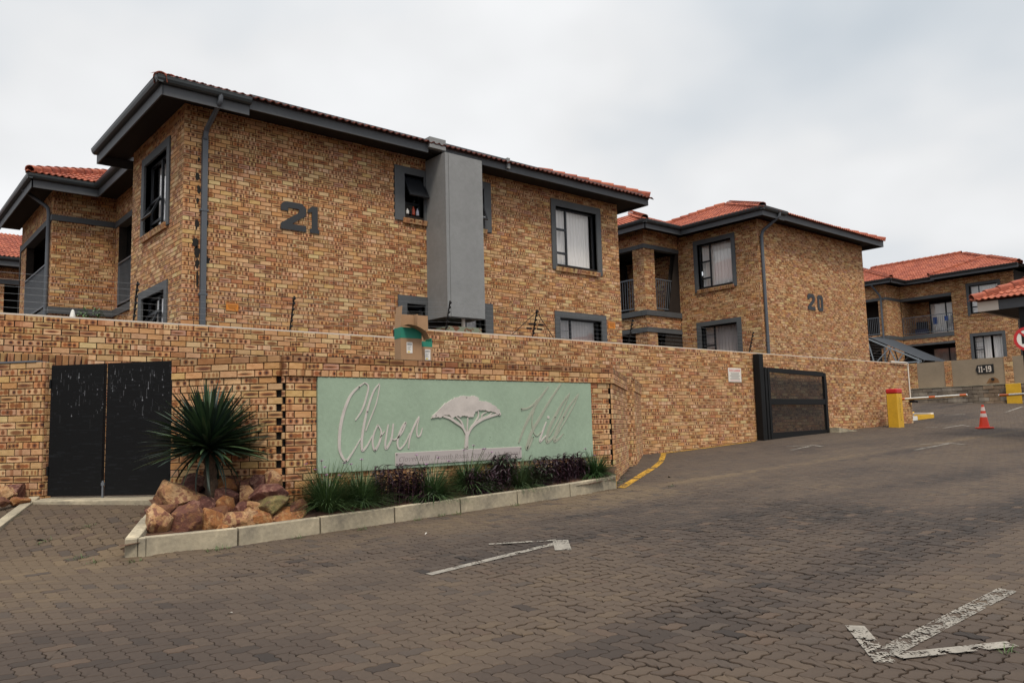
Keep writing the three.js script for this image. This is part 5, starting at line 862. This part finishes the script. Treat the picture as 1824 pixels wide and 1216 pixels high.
function grassClump(X, y, Z, w, h, label, seed, tone) {
  const t = thing('flower_clump', label, 'plant', X, y, Z), q = mulberry(seed), L = [], n = 820;
  for (let i = 0; i < n; i++) { const az = q() * 6.283, r = q(), lean = .12 + .85 * r, len = h * (1.18 - .25 * r) * (.7 + q() * .45), g = blade(len, .007 + q() * .007, .2 + r * .8, 5, .2); L.push(g.applyMatrix4(new THREE.Matrix4().compose(W(X + Math.sin(az) * w * .22 * q(), y, Z - Math.cos(az) * .10 * q()), new THREE.Quaternion().setFromEuler(new THREE.Euler(-(Math.PI / 2 - lean * w / (h + w) * 1.5), az, 0, 'YXZ')), new THREE.Vector3(1, 1, 1)))); }
  const half = Math.floor(n * .62), A = put(t, 'blades', L.slice(0, half), leafMat(...(tone || [72, 96, 54]))), B2 = put(t, 'blades', L.slice(half), leafMat(54, 76, 46)); A.userData.kind = B2.userData.kind = 'stuff'; return t;
}
function purplePlant(X, y, Z, w, h, label, seed, greenish = 0) {
  const t = thing('purple_plant', label, 'plant', X, y, Z), q = mulberry(seed), st = [], A = [], B2 = [];
  for (let i = 0; i < 78; i++) {
    const bx = X + (q() - .5) * w * .85, bz = Z + (q() - .5) * .26, top = h * (.55 + q() * .5), lx = (q() - .5) * .14, lz = (q() - .6) * .12, a = W(bx, y, bz), e = W(bx + lx, y + top, bz + lz); st.push(tubeBetween(a, e, .004, 4));
    const k = 9; for (let j = 1; j <= k; j++) { const p = a.clone().lerp(e, Math.min(1, .25 + .75 * j / k)), az = j * 2.2 + q() * 1.4, g = blade(.08 + q() * .06, .024 + q() * .012, .35, 3, .3).applyMatrix4(new THREE.Matrix4().compose(p, new THREE.Quaternion().setFromEuler(new THREE.Euler(-R(-15 + 65 * q()), az, 0, 'YXZ')), new THREE.Vector3(1, 1, 1))); (q() < .5 ? A : B2).push(g); }
  }
  put(t, 'stems', st, leafMat(66, 36, 48)); const c = greenish ? [[50, 64, 42], [52, 40, 42]] : [[50, 27, 38], [38, 24, 33]];
  const m1 = put(t, 'foliage', A, leafMat(...c[0])), m2 = put(t, 'foliage', B2, leafMat(...c[1])); m1.userData.kind = m2.userData.kind = 'stuff'; return t;
}
const fl = (t, list, X, y, Z) => list.forEach(([a, b]) => flowerOn(t, a, b, 8.9 + (rnd() - .5) * .1, X + (a - X) * .3, y + .1, Z));
fl(grassClump(4.60, -.97, 8.95, .5, .60, 'grassy green clump with mauve flowers nearest the rockery', 71), [[4.49, -.34], [4.30, -.37], [4.54, -.51], [4.78, -.38], [4.59, -.64], [4.41, -.44], [4.52, -.42]], 4.6, -.97, 8.95);
fl(grassClump(5.06, -.95, 8.95, .42, .48, 'smaller grassy clump, second from the rockery, with one tall mauve flower', 72), [[5.05, -.35], [5.25, -.57], [4.90, -.40], [4.76, -.53]], 5.06, -.95, 8.95);
fl(grassClump(6.11, -.95, 8.93, .55, .50, 'grassy green clump below the start of the address plate', 73), [[5.88, -.33], [6.23, -.38], [6.37, -.43], [6.02, -.46]], 6.11, -.95, 8.93);
fl(grassClump(6.80, -.84, 9.02, .52, .44, 'tall grassy clump reaching over the address plate below the tree emblem', 74), [[6.61, -.29], [6.70, -.55], [6.82, -.24], [6.95, -.29], [7.02, -.29], [7.13, -.34]], 6.8, -.8, 9.02);
fl(grassClump(7.67, -.91, 8.93, .5, .46, 'grassy clump between purple plants below the end of the address plate', 75, [78, 94, 60]), [[7.61, -.39]], 7.67, -.91, 8.93);
fl(grassClump(9.26, -.82, 8.96, .58, .40, 'bushy green clump at the far end of the flower bed by the yellow kerb end', 76, [58, 88, 44]), [[8.98, -.36], [9.19, -.47]], 9.26, -.82, 8.96);
purplePlant(5.58, -.98, 8.94, .72, .52, 'dark purple leafy plants between the second and third green clumps', 81);
purplePlant(6.98, -.95, 8.88, .8, .38, 'low purple plants at the kerb in front of the tall clump', 82);
purplePlant(8.22, -.90, 8.94, .6, .45, 'dark purple plants before the last green clump', 83);
purplePlant(8.75, -.88, 8.95, .6, .45, 'purple plants touching the last green clump', 84);
purplePlant(7.42, -.9, 9.02, .40, .50, 'tall mixed green and purple plant under the first letter of Hill', 85, 1);
purplePlant(7.95, -.88, 8.88, .40, .30, 'low greenish plant at the kerb between two clumps', 86, 1);
purplePlant(5.9, -1.0, 8.82, .3, .16, 'low green creeping plant on the kerb edge', 87, 1);
{ // weeds in the joints, moss along the kerb: too scattered to count
  const L = [], q = mulberry(41); const spots = [[2.0, 8.75], [1.9, 9.0], [2.2, 9.9], [1.75, 9.8], [3.05, 8.50], [3.2, 8.52], [2.3, 8.5], [5.6, 8.52], [6.2, 8.5], [6.0, 8.55], [4.8, 8.45], [7.2, 8.5], [5.55, 1.93], [1.2, 10.3], [1.6, 10.9], [10.2, 8.2], [9.4, 9.0], [9.9, 9.05], [10.2, 9.2], [31.6, 12.9], [4.0, 8.5]];
  for (const [X, Z] of spots) for (let i = 0; i < 16; i++) { const az = q() * 6.283; L.push(blade(.035 + q() * .06, .007, .4, 3).applyMatrix4(new THREE.Matrix4().compose(G(X + (q() - .5) * .14, Z + (q() - .5) * .05), new THREE.Quaternion().setFromEuler(new THREE.Euler(-R(20 + 55 * q()), az, 0, 'YXZ')), new THREE.Vector3(1, 1, 1)))); }
  const m = single('weeds', 'small green weeds growing in the paver joints beside the kerb', 'weeds', L, leafMat(70, 92, 44)); m.userData.kind = 'stuff';
}
{ // shrub and pointed ornament seen just over the boundary wall
  const t = thing('garden_shrub', 'small leafy green shrub just showing over the long wall by house 21', 'shrub', 3.05, -.5, 14), q = mulberry(91), L = []; for (let i = 0; i < 160; i++) { const az = q() * 6.283, r = Math.sqrt(q()) * .2; L.push(blade(.06 + q() * .05, .03, .3, 3).applyMatrix4(new THREE.Matrix4().compose(W(3.05 + Math.cos(az) * r, 1.7 + q() * .38, 14 + Math.sin(az) * r), new THREE.Quaternion().setFromEuler(new THREE.Euler(-R(-20 + 80 * q()), az * 3, 0, 'YXZ')), new THREE.Vector3(1, 1, 1)))); } const f = put(t, 'foliage', L, leafMat(70, 98, 48)); f.userData.kind = 'stuff'; put(t, 'stem', [tubeBetween(W(3.05, -.5, 14), W(3.0, 1.8, 14), .02), tubeBetween(W(3.03, 1.0, 14), W(3.12, 1.85, 14.05), .012)], M.soil);
  single('pointed_ornament', 'white pointed stone ornament just showing over the long wall', 'ornament', [new THREE.LatheGeometry([[0, 2.6], [.022, 2.58], [.07, 2.36], [.10, 2.1], [.11, 1.9], [.12, 1.0], [.14, 0], [0, 0]].map(p => new THREE.Vector2(p[0], p[1])), 16).translate(2.78, -.55 + EYE, -14)], M.white);
}

// ───────────────────────── cardboard cartons on the entrance wall ─────────────────────────
{
  const card = std({ map: tex(mottle(128, [158, 126, 96], .07, 3, 20, 401), .5), roughness: .95, side: THREE.DoubleSide }), band = std({ color: new THREE.Color(0x1f7a66), roughness: .7, side: THREE.DoubleSide });
  const label = (t, F, u, v, w) => { const c = canvas(64, 104), g = c.getContext('2d'); g.fillStyle = '#dcd9d4'; g.fillRect(0, 0, 64, 104); g.fillStyle = '#23262b'; const q = mulberry(3); for (let i = 0; i < 14; i++) g.fillRect(6 + i * 3.6, 8, q() * 2.6 + .6, 22); for (let i = 0; i < 6; i++) g.fillRect(8, 40 + i * 7, 20 + q() * 26, 2); g.fillStyle = '#d8b92c'; g.fillRect(10, 86, 26, 12); put(t, 'sticker', new THREE.PlaneGeometry(.09, .15).translate(u, v, w).applyMatrix4(F), std({ map: tex(c), roughness: .6 }), true); };
  const F = frame(5.85, 9.24, -6), y = .964, th = .006;
  const A = thing('cardboard_carton', 'open brown cardboard carton with green band and flaps up, standing on the entrance wall', 'box', 6.0, y, 9.35);
  put(A, 'carton_side', [fbox(F, 0, .32, y, y + .30, 0, th), fbox(F, 0, .32, y, y + .30, -.19, -.19 + th), fbox(F, 0, th, y, y + .30, -.19 + th, 0), fbox(F, .32 - th, .32, y, y + .30, -.19 + th, 0), fbox(F, th, .32 - th, y, y + .005, -.19 + th, 0)], card);
  put(A, 'green_band', [fbox(F, -.001, .321, y + .30, y + .45, -.001, th + .001), fbox(F, -.002, th, y + .30, y + .45, -.19, -.002), fbox(F, .32 - th, .323, y + .30, y + .36, -.19, -.002), fbox(F, 0, .32, y + .30, y + .45, -.19, -.19 + th)], band);
  const tilt = new THREE.Matrix4().multiplyMatrices(F, new THREE.Matrix4().makeTranslation(0, y + .45, -.19).multiply(new THREE.Matrix4().makeRotationZ(R(-5))));
  put(A, 'flap', fbox(tilt, 0, th, 0, .30, .01, .19), card); put(A, 'flap', fbox(F, .01, .53, y + .45, y + .66, -.20, -.194), card);
  { const n = 12, P = [], I = []; for (let i = 0; i <= n; i++) { const a = i / n * 1.5; for (const w of [.004, .17]) P.push(.03 + .34 * Math.sin(a), y + .27 + .20 * Math.cos(a), w - .03 * i / n); } for (let i = 0; i < n; i++) I.push(i * 2, i * 2 + 1, i * 2 + 3, i * 2, i * 2 + 3, i * 2 + 2); const g = new THREE.BufferGeometry(); g.setAttribute('position', new THREE.Float32BufferAttribute(P, 3)); g.setIndex(I); g.computeVertexNormals(); put(A, 'flap', g.applyMatrix4(F), card).userData.label = 'front flap bent over in a curve'; }
  label(A, F, .13, y + .17, th + .004);
  const F2 = frame(6.19, 9.28, -2), B2 = thing('cardboard_carton', 'smaller brown cardboard carton with tall rear flap tucked against the open carton', 'box', 6.3, y, 9.38);
  put(B2, 'carton_side', [fbox(F2, 0, .20, y, y + .20, 0, th), fbox(F2, 0, .20, y, y + .27, -.16, -.16 + th), fbox(F2, 0, th, y, y + .20, -.16 + th, 0), fbox(F2, .20 - th, .20, y, y + .20, -.16 + th, 0), fbox(F2, th, .20 - th, y, y + .005, -.16 + th, 0)], card);
  put(B2, 'green_band', [fbox(F2, -.001, .201, y + .20, y + .275, -.001, th + .001), fbox(F2, .20 - th, .202, y + .20, y + .33, -.16, -.002)], band);
  put(B2, 'flap', fbox(F2, -.06, .215, y + .27, y + .62, -.17, -.164), card); put(B2, 'flap', fbox(F2, -.02, -.014, y + .2, y + .66, -.16, -.02), card); label(B2, F2, .12, y + .09, th + .004);
}

// ───────────────────────── electric fence on the boundary wall ─────────────────────────
{
  const list = [[3.34, 1.737, 'electric fence post in front of the flank window of house 21'], [5.83, 1.737, 'electric fence post in front of the plain wall below the number 21'], [9.08, 1.927, 'electric fence post in front of the grey duct'], [11.37, 1.927, 'braced electric fence post with two stays and strain insulators'], [14.45, 1.927, 'electric fence post in front of the balcony corner of house 20'], [19.53, 1.927, 'electric fence post beside the downpipe of house 20']];
  const at = (X, y, k) => W(X, y + .58 * k, 12.70 - .17 * k), ks = [.14, .30, .46, .62, .78, .93];
  list.forEach(([X, y, l], i) => {
    const t = thing('electric_fence_post', l, 'fence post', X, y, 12.7, 'electric fence posts on the long boundary wall'); put(t, 'pole', [tubeBetween(at(X, y, -.1), at(X, y, 1), .014, 8)], M.blackSteel);
    for (const k of ks) put(t, 'insulator', [new THREE.CylinderGeometry(.02, .024, .035, 8).rotateX(1.2).applyMatrix4(new THREE.Matrix4().setPosition(at(X, y, k).add(new THREE.Vector3(0, 0, .028))))], M.blackSteel);
    if (i === 3) { for (const d of [-.62, .62]) put(t, 'stay', tubeBetween(at(X, y, .92), W(X + d, y, 12.68), .009, 6), M.blackSteel); for (const [dx, k] of [[-.16, .30], [.14, .30], [-.12, .46], [.16, .46]]) put(t, 'strain_insulator', new THREE.CylinderGeometry(.022, .022, .13, 8).rotateZ(Math.PI / 2).applyMatrix4(new THREE.Matrix4().setPosition(at(X + dx, y, k).add(new THREE.Vector3(0, 0, .03)))), M.blackSteel); }
  });
  const t = thing('fence_wires', 'thin electric fence wires strung above the long boundary wall', 'fence wires', 10, 1.9, 12.6), pts = [[-3, 1.737], ...list.map(p => [p[0], p[1]]), [28.5, 1.927]];
  for (const k of ks) { const gs = []; for (let i = 0; i < pts.length - 1; i++) gs.push(tubeBetween(at(pts[i][0], pts[i][1], k).add(new THREE.Vector3(0, 0, .03)), at(pts[i + 1][0], pts[i + 1][1], k).add(new THREE.Vector3(0, 0, .03)), .0016, 4)); put(t, 'wire', gs, M.wire); }
}
warnPlate('orange warning plate hanging on the electric fence wires before the end of house 21', frame(0, 12.56), 13.62, 13.86, 2.24, 2.40, 0);

// ───────────────────────── notice, vehicle gate, barrier, cone ─────────────────────────
{
  const c = canvas(256, 168), g = c.getContext('2d'), q = mulberry(12); g.fillStyle = '#d9d5cd'; g.fillRect(0, 0, 256, 168); g.fillStyle = '#c22a2c'; g.font = 'bold 38px sans-serif'; g.textAlign = 'center'; g.fillText('DISCLAIMER', 128, 42, 236); g.fillStyle = '#4a4845'; g.fillRect(40, 54, 176, 4); for (let i = 0; i < 8; i++) { const w = 150 + q() * 70; g.fillRect(128 - w / 2, 68 + i * 9.5, w, i % 3 ? 3 : 4); } g.fillStyle = '#c0504c'; g.fillRect(30, 150, 196, 5);
  const t = thing('notice_board', 'white disclaimer notice with red heading on the boundary wall beside the black gate', 'sign', 18.62, 1.08, 12.58), F = frame(18.32, 12.6); put(t, 'board', rbox(F, 0, .60, 1.08, 1.46, .002, .010, .002), M.white); put(t, 'print', new THREE.PlaneGeometry(.585, .365).translate(.30, 1.27, .0125).applyMatrix4(F), std({ map: tex(c), roughness: .5 }), true);
}
{
  const t = thing('vehicle_gate', 'open black steel mesh gate folded back against the boundary wall', 'gate', 21, -.5, 12.4), F = frame(19.48, 12.42), m = M.blackSteel;
  put(t, 'gate_post', rbox(F, 0, .20, -.75, 1.87, -.14, .06, .01), m);
  put(t, 'frame', [fbox(F, .40, .50, -.50, 1.49, -.03, .05), fbox(F, 3.48, 3.60, -.47, 1.42, -.03, .05), polyExtrude([[.5, 1.37], [3.48, 1.31], [3.48, 1.44], [.5, 1.50]], .07, F, -.025), polyExtrude([[.5, .46], [3.48, .46], [3.48, .62], [.5, .62]], .07, F, -.025), polyExtrude([[.5, -.50], [3.48, -.48], [3.48, -.30], [.5, -.32]], .07, F, -.025)], m);
  put(t, 'hinge_stile', [fbox(F, .24, .34, -.52, 1.50, -.04, .06), fbox(F, .20, .40, 1.30, 1.36, -.01, .03), fbox(F, .20, .40, .5, .56, -.01, .03), fbox(F, .20, .40, -.3, -.24, -.01, .03)], m);
  const ac = canvas(64, 64), g = ac.getContext('2d'); g.fillStyle = '#000'; g.fillRect(0, 0, 64, 64); g.strokeStyle = '#fff'; g.lineWidth = 9; for (let i = -64; i <= 128; i += 32) { g.beginPath(); g.moveTo(i, 0); g.lineTo(i + 64, 64); g.moveTo(i, 64); g.lineTo(i + 64, 0); g.stroke(); }
  const at = tex(ac, .07, false), mesh = new THREE.MeshStandardMaterial({ color: new THREE.Color(0x141516), roughness: .6, alphaMap: at, alphaTest: .5, side: THREE.DoubleSide });
  put(t, 'mesh_panel', new THREE.PlaneGeometry(2.98, .75).translate(1.99, .98, 0).applyMatrix4(F), mesh); put(t, 'mesh_panel', new THREE.PlaneGeometry(2.98, .77).translate(1.99, .07, 0).applyMatrix4(F), mesh);
  put(t, 'lock_plate', [fbox(F, 3.60, 3.66, .55, 1.2, -.02, .03), fbox(F, 3.60, 3.64, -.2, .4, -.02, .03)], m);
  single('concrete_wedge', 'pale concrete wedge on the ground at the free end of the black gate', 'wedge', [new THREE.ExtrudeGeometry(new THREE.Shape([[0, 0], [1.15, 0], [0, .16]].map(p => new THREE.Vector2(...p))), { depth: .45, bevelEnabled: false }).applyMatrix4(new THREE.Matrix4().makeRotationZ(.03).setPosition(W(23.15, groundY(23.5, 12.2) - .01, 12.55)))], M.concrete);
}
{
  const X = 26.75, Z = 12.0, y = groundY(X, Z), F = frame(X, Z), t = thing('boom_barrier', 'yellow barrier cabinet with red top and striped boom beside the end of the boundary wall', 'barrier', X, y, Z);
  put(t, 'cabinet', rbox(F, -.2, .2, y - .05, y + 1.1, -.17, .17, .012), M.yellow); put(t, 'cap', rbox(F, -.215, .215, y + 1.102, y + 1.26, -.185, .185, .04), M.red); put(t, 'door_seam', fbox(F, -.206, -.2005, y + .02, y + 1.06, -.172, -.166), M.dark);
  const c = canvas(48, 256), g = c.getContext('2d'); g.fillStyle = '#cda126'; g.fillRect(0, 0, 48, 256); g.fillStyle = '#2a2618'; g.font = 'bold 27px sans-serif'; g.textAlign = 'center'; [...'CENTURION'].forEach((k, i) => g.fillText(k, 24, 32 + i * 26)); put(t, 'lettering', new THREE.PlaneGeometry(.13, .85).translate(0, y + .58, .173).applyMatrix4(F), std({ map: tex(c), roughness: .6 }), true);
  const boom = (par, a, b, nm = 'boom') => { const n = 5, r = .028, d = b.clone().sub(a); const bm = put(par, nm, tubeBetween(a, b, r, 12), M.white); for (const k of [.05, .5, .94]) put(bm, 'red_stripe', tubeBetween(a.clone().addScaledVector(d, k - .04), a.clone().addScaledVector(d, k + .05), r + .0035, 12), std({ color: new THREE.Color(0xcf6a3e), roughness: .6 })); put(bm, 'underside_strip', tubeBetween(a.clone().add(new THREE.Vector3(0, -.03, 0)), b.clone().add(new THREE.Vector3(0, -.03, 0)), .018, 8), std({ color: new THREE.Color(0xb8862a), roughness: .6 })); return bm; };
  boom(t, W(27.05, .61, 12.0), W(27.05, .66, 9.87));
  put(t, 'boom_hub', tubeBetween(W(26.94, .61, 12.0), W(27.1, .61, 12.0), .06, 12), M.white);
  const t2 = thing('boom_barrier', 'second white boom reaching in from the guardhouse side', 'barrier', 27.3, -.3, 8); boom(t2, W(27.3, .605, 9.07), W(27.3, .66, 6.2)); put(t2, 'cabinet', rbox(frame(27.3, 6.1), -.2, .2, groundY(27, 6) - .05, .75, -.17, .17, .012), M.yellow);
}
{
  const X = 27.48, Z = 9.61, y = groundY(X, Z), t = thing('traffic_cone', 'orange traffic cone with two white bands standing in the lane', 'traffic cone', X, y, Z), or = std({ color: new THREE.Color(0xd23a20), roughness: .6 }), wh = std({ color: new THREE.Color(0xd8c4bc), roughness: .5 }), P = p => p.translate(X, y + EYE, -Z);
  const rad = h => .15 - .118 * (h - .04) / .70, seg = (a, b, e = 0) => P(new THREE.CylinderGeometry(rad(b) + e, rad(a) + e, b - a, 24, 1, false).translate(0, (a + b) / 2, 0));
  put(t, 'base', P(new RoundedBoxGeometry(.46, .04, .46, 2, .015).rotateY(.5).translate(0, .022, 0)), or); put(t, 'body', [seg(.04, .74)], or); put(t, 'white_band', seg(.36, .47, .003), wh); put(t, 'white_band', seg(.55, .67, .003), wh);
}
{ // painted kerb at the corner beyond the wall
  const t = thing('painted_kerb', 'white and yellow painted kerb at the lane corner beyond the end of the boundary wall', 'kerb', 31, -.1, 13), mk = (a, b, m) => { const L = Math.hypot(b[0] - a[0], b[1] - a[1]), an = Math.atan2(b[1] - a[1], b[0] - a[0]) * 180 / Math.PI, F = frame(a[0], a[1], an), y = groundY((a[0] + b[0]) / 2, (a[1] + b[1]) / 2); put(t, 'kerb_block', rbox(F, .004, L - .004, y - .1, y + .17, -.15, 0, .012), m); };
  mk([29.65, 13.0], [30.5, 12.88], M.white); mk([30.51, 12.88], [31.55, 12.72], M.yellow); mk([31.57, 12.74], [31.75, 13.5], M.white); mk([31.76, 13.52], [31.9, 14.4], M.yellow);
}

// ───────────────────────── retaining wall, terrace, 11-19 sign ─────────────────────────
{
  const F = frame(40, 18.2, -90), u = Z => 18.2 - Z, t = thing('retaining_wall', 'grey plastered retaining wall with brick piers below the farthest house', 'wall', 40, .5, 14.5), bricks = [];
  put(t, 'plaster_panel', [fbox(F, 0, 9, .2, 2.60, -.22, 0)], std({ map: tex(paint(256, (a, b) => { const n = tileNoise(a, b, 4, 501), m = tileNoise(a, b, 30, 505, 3); const k = .86 + n * .2 + m * .1; return [136 * k, 122 * k, 104 * k]; }), 2.2), roughness: .95 }));
  for (const [z0, z1] of [[17.15, 16.75], [15.48, 15.17], [12.95, 12.6], [10.4, 10.1]]) brickWall(bricks, F, u(z0), u(z1), .6, 2.6, { base: 2.6, w: .03, D: .06 });
  layBricks(t, bricks, { most: 60 }); put(t, 'weep_hole', new THREE.CylinderGeometry(.06, .06, .12, 12).rotateX(Math.PI / 2).translate(u(13.45), 1.62, .04).applyMatrix4(F), M.dark); put(t, 'rust_stain', polyExtrude([[u(13.75), 1.45], [u(13.2), 1.45], [u(13.25), 1.62], [u(13.4), 1.72], [u(13.6), 1.66]], .003, F, .0005), std({ color: new THREE.Color(0x7c5a3c), roughness: 1 }));
  const s = thing('terrace_blocks', 'low terrace of stacked grey concrete blocks at the foot of the plastered wall', 'block wall', 39.6, .5, 14.5), FB = frame(39.55, 18.2, -90), q = mulberry(66), bm = [M.concreteDark, std({ map: M.concreteDark.map, color: new THREE.Color().setRGB(.72, .68, .64), roughness: .95 }), std({ map: M.concreteDark.map, color: new THREE.Color().setRGB(.95, .80, .66), roughness: .95 })];
  for (let r = 0; r < 5; r++) for (let i = 0; i < 16; i++) { const a = .5 + i * .44 + (r % 2) * .22, z = a; if (a > u(11.6)) continue; put(s, 'block', rbox(FB, a, a + .43, .46 + r * .175, .46 + r * .175 + .163, -.3, q() * .03, .012), bm[Math.abs(a - u(13.5)) < .4 ? 2 : q() < .4 ? 1 : 0]); }
  put(s, 'coping', fbox(FB, .4, u(11.6) + .3, 1.345, 1.375, -.42, .03), M.concrete); put(s, 'backfill', fbox(FB, .4, u(11.6) + .3, .2, 1.34, -.5, -.02), M.dark);
  single('yellow_marker_panel', 'yellow painted panel at the end of the terrace blocks', 'panel', [rbox(FB, u(12.78), u(12.2), .4, 1.36, .06, .16, .01)], M.yellow);
  const b = thing('number_sign', 'black arrow shaped sign with white numbers 11-19 on the plastered wall', 'sign', 40, 1.8, 14), v0 = 1.83, v1 = 2.28;
  put(b, 'board', polyExtrude([[u(14.14), 2.1], [u(14.06), 2.3], [u(13.38), 2.31], [u(13.38), 1.91], [u(14.06), 1.90]].reverse(), .02, F, .005), std({ color: new THREE.Color(0x161617), roughness: .6 }));
  let x = u(14.03); for (const d of [1, 1, '-', 1, 9]) { if (d === '-') { put(b, 'dash', fbox(F, x + .01, x + .085, 2.08, 2.12, .026, .034), M.cream); x += .10; } else { put(b, 'digit', digit(d, F, x, 1.97, .27, d === 1 ? .62 : .7, .008, .0255), M.cream); x += d === 1 ? .105 : .14; } }
}
{ // carport truss between house 20 and the far house
  const t = thing('carport', 'grey steel carport truss with dark sheet roof in front of the farthest house', 'carport', 43, 0, 20), F = frame(43, 22.9, -90), u = Z => 22.9 - Z, P = (Z, y, w = 0) => new THREE.Vector3(u(Z), y, w).applyMatrix4(F), st = std({ color: new THREE.Color(0x868e95), roughness: .5, metalness: .2 }), apex = 20.5;
  for (const w of [0, -3]) { put(t, 'truss', [barBetween(P(17.75, 2.88, w), P(23.2, 2.9, w), .07, .07), barBetween(P(17.75, 2.9, w), P(apex, 4.35, w), .07, .07), barBetween(P(apex, 4.35, w), P(23.2, 2.92, w), .07, .07), barBetween(P(19.0, 2.9, w), P(19.35, 3.72, w), .05, .05), barBetween(P(19.0, 2.9, w), P(18.65, 3.36, w), .05, .05), barBetween(P(19.35, 3.72, w), P(20.2, 2.92, w), .05, .05), barBetween(P(20.2, 2.92, w), P(apex, 4.3, w), .05, .05), barBetween(P(apex, 4.3, w), P(21, 2.92, w), .05, .05)], st); put(t, 'post', [barBetween(P(17.9, -.3, w), P(17.9, 2.86, w), .1, .1)], st); put(t, 'post', [barBetween(P(23.0, -.3, w), P(23.0, 2.86, w), .1, .1)], st); }
  const sh = (a, b) => { const g = new THREE.BufferGeometry(); const c = [P(a[0], a[1], -.06), P(b[0], b[1], -.06), P(b[0], b[1], -3.2), P(a[0], a[1], -3.2)]; g.setAttribute('position', new THREE.Float32BufferAttribute([c[0], c[1], c[2], c[0], c[2], c[3]].flatMap(p => p.toArray()), 3)); g.computeVertexNormals(); return g; };
  put(t, 'roof_sheet', sh([17.65, 2.95], [apex, 4.46]), M.shade); put(t, 'roof_sheet', sh([apex, 4.46], [23.3, 2.97]), M.shade);
}
{ // guardhouse corner at the edge of the picture
  const t = thing('guardhouse', 'tiled corner of a guardhouse roof on a black post at the edge of the picture', 'guardhouse', 25, -.7, 6);
  const F = frame(23, 7.95, -90), F0 = frame(23.02, 7.95, 180);
  put(t, 'fascia', fbox(F, 0, .50, 2.73, 2.985, -.03, 0), M.cream); put(t, 'fascia', fbox(F, .502, 5, 2.735, 2.985, -.03, 0), M.fascia); put(t, 'fascia', wbox(23.03, 27, 2.73, 2.985, 7.92, 7.95), M.cream);
  put(t, 'soffit', wbox(23.03, 27, 2.76, 2.78, 3, 7.92), M.soffit);
  hipRoof(t, 22.93, 27, 3, 8.02, 3.03, ['left'], { caps: [3], most: 60 });
  for (const [X, Z] of [[23.16, 6.97], [26.8, 7.08], [23.15, 3.3], [26.8, 3.3]]) put(t, 'post', wbox(X - .06, X + .06, -1.2, 2.76, Z - .06, Z + .06), M.blackSteel);
  const s = thing('round_sign', 'round prohibition sign with red rim on the black guardhouse post', 'sign', 23.0, 1.6, 7.05), FS = frame(23.0, 6.86, -72), D = (r0, r1, w) => { const sh = new THREE.Shape(); sh.absarc(0, 1.9, r1, 0, Math.PI * 2); if (r0) { const h = new THREE.Path(); h.absarc(0, 1.9, r0, 0, Math.PI * 2); sh.holes.push(h); } return new THREE.ExtrudeGeometry(sh, { depth: .008, bevelEnabled: false, curveSegments: 40 }).translate(0, 0, w).applyMatrix4(FS); };
  put(s, 'disc', D(0, .30, .06), M.white); put(s, 'rim', D(.235, .305, .069), M.red); put(s, 'symbol', [polyExtrude([[-.13, 1.78], [-.05, 1.78], [-.05, 1.95], [.1, 1.95], [.1, 1.9], [.18, 1.99], [.1, 2.08], [.1, 2.03], [-.13, 2.03]], .004, FS, .0695)], M.dark); put(s, 'slash', polyExtrude([[-.17, 2.06], [-.14, 2.09], [.17, 1.74], [.14, 1.71]].reverse(), .004, FS, .075), M.red); put(s, 'bracket', fbox(FS, -.04, .04, 1.7, 2.1, .0, .059), M.blackSteel);
}
// scattered litter
{
  const leafL = ['dry brown leaf lying on the apron before the gates', 'dark leaf lying on the apron near the corner kerb block', 'dark scrap lying on the lane beside the yellow line', 'pale scrap of paper in the foreground pavers', 'small white pebble on the pavers below the white arrow'];
  [[2.05, 10.0, 0x3b2f1f, .05], [1.7, 9.9, 0x2b2a1c, .05], [11.2, 9.0, 0x2a2724, .06], [2.35, 6.1, 0xb0aca4, .02], [5.2, 7.7, 0xb8b4ac, .025]].forEach(([X, Z, c, s], i) => single(i < 2 ? 'fallen_leaf' : 'litter_scrap', leafL[i], i < 2 ? 'leaf' : 'litter', blade(s * 2.4, s, .3, 4, .3).rotateY(i * 1.3).translate(...G(X, Z, .01).toArray()), std({ color: new THREE.Color(c), roughness: .9, side: THREE.DoubleSide })));
}
renderer.render(scene, camera);
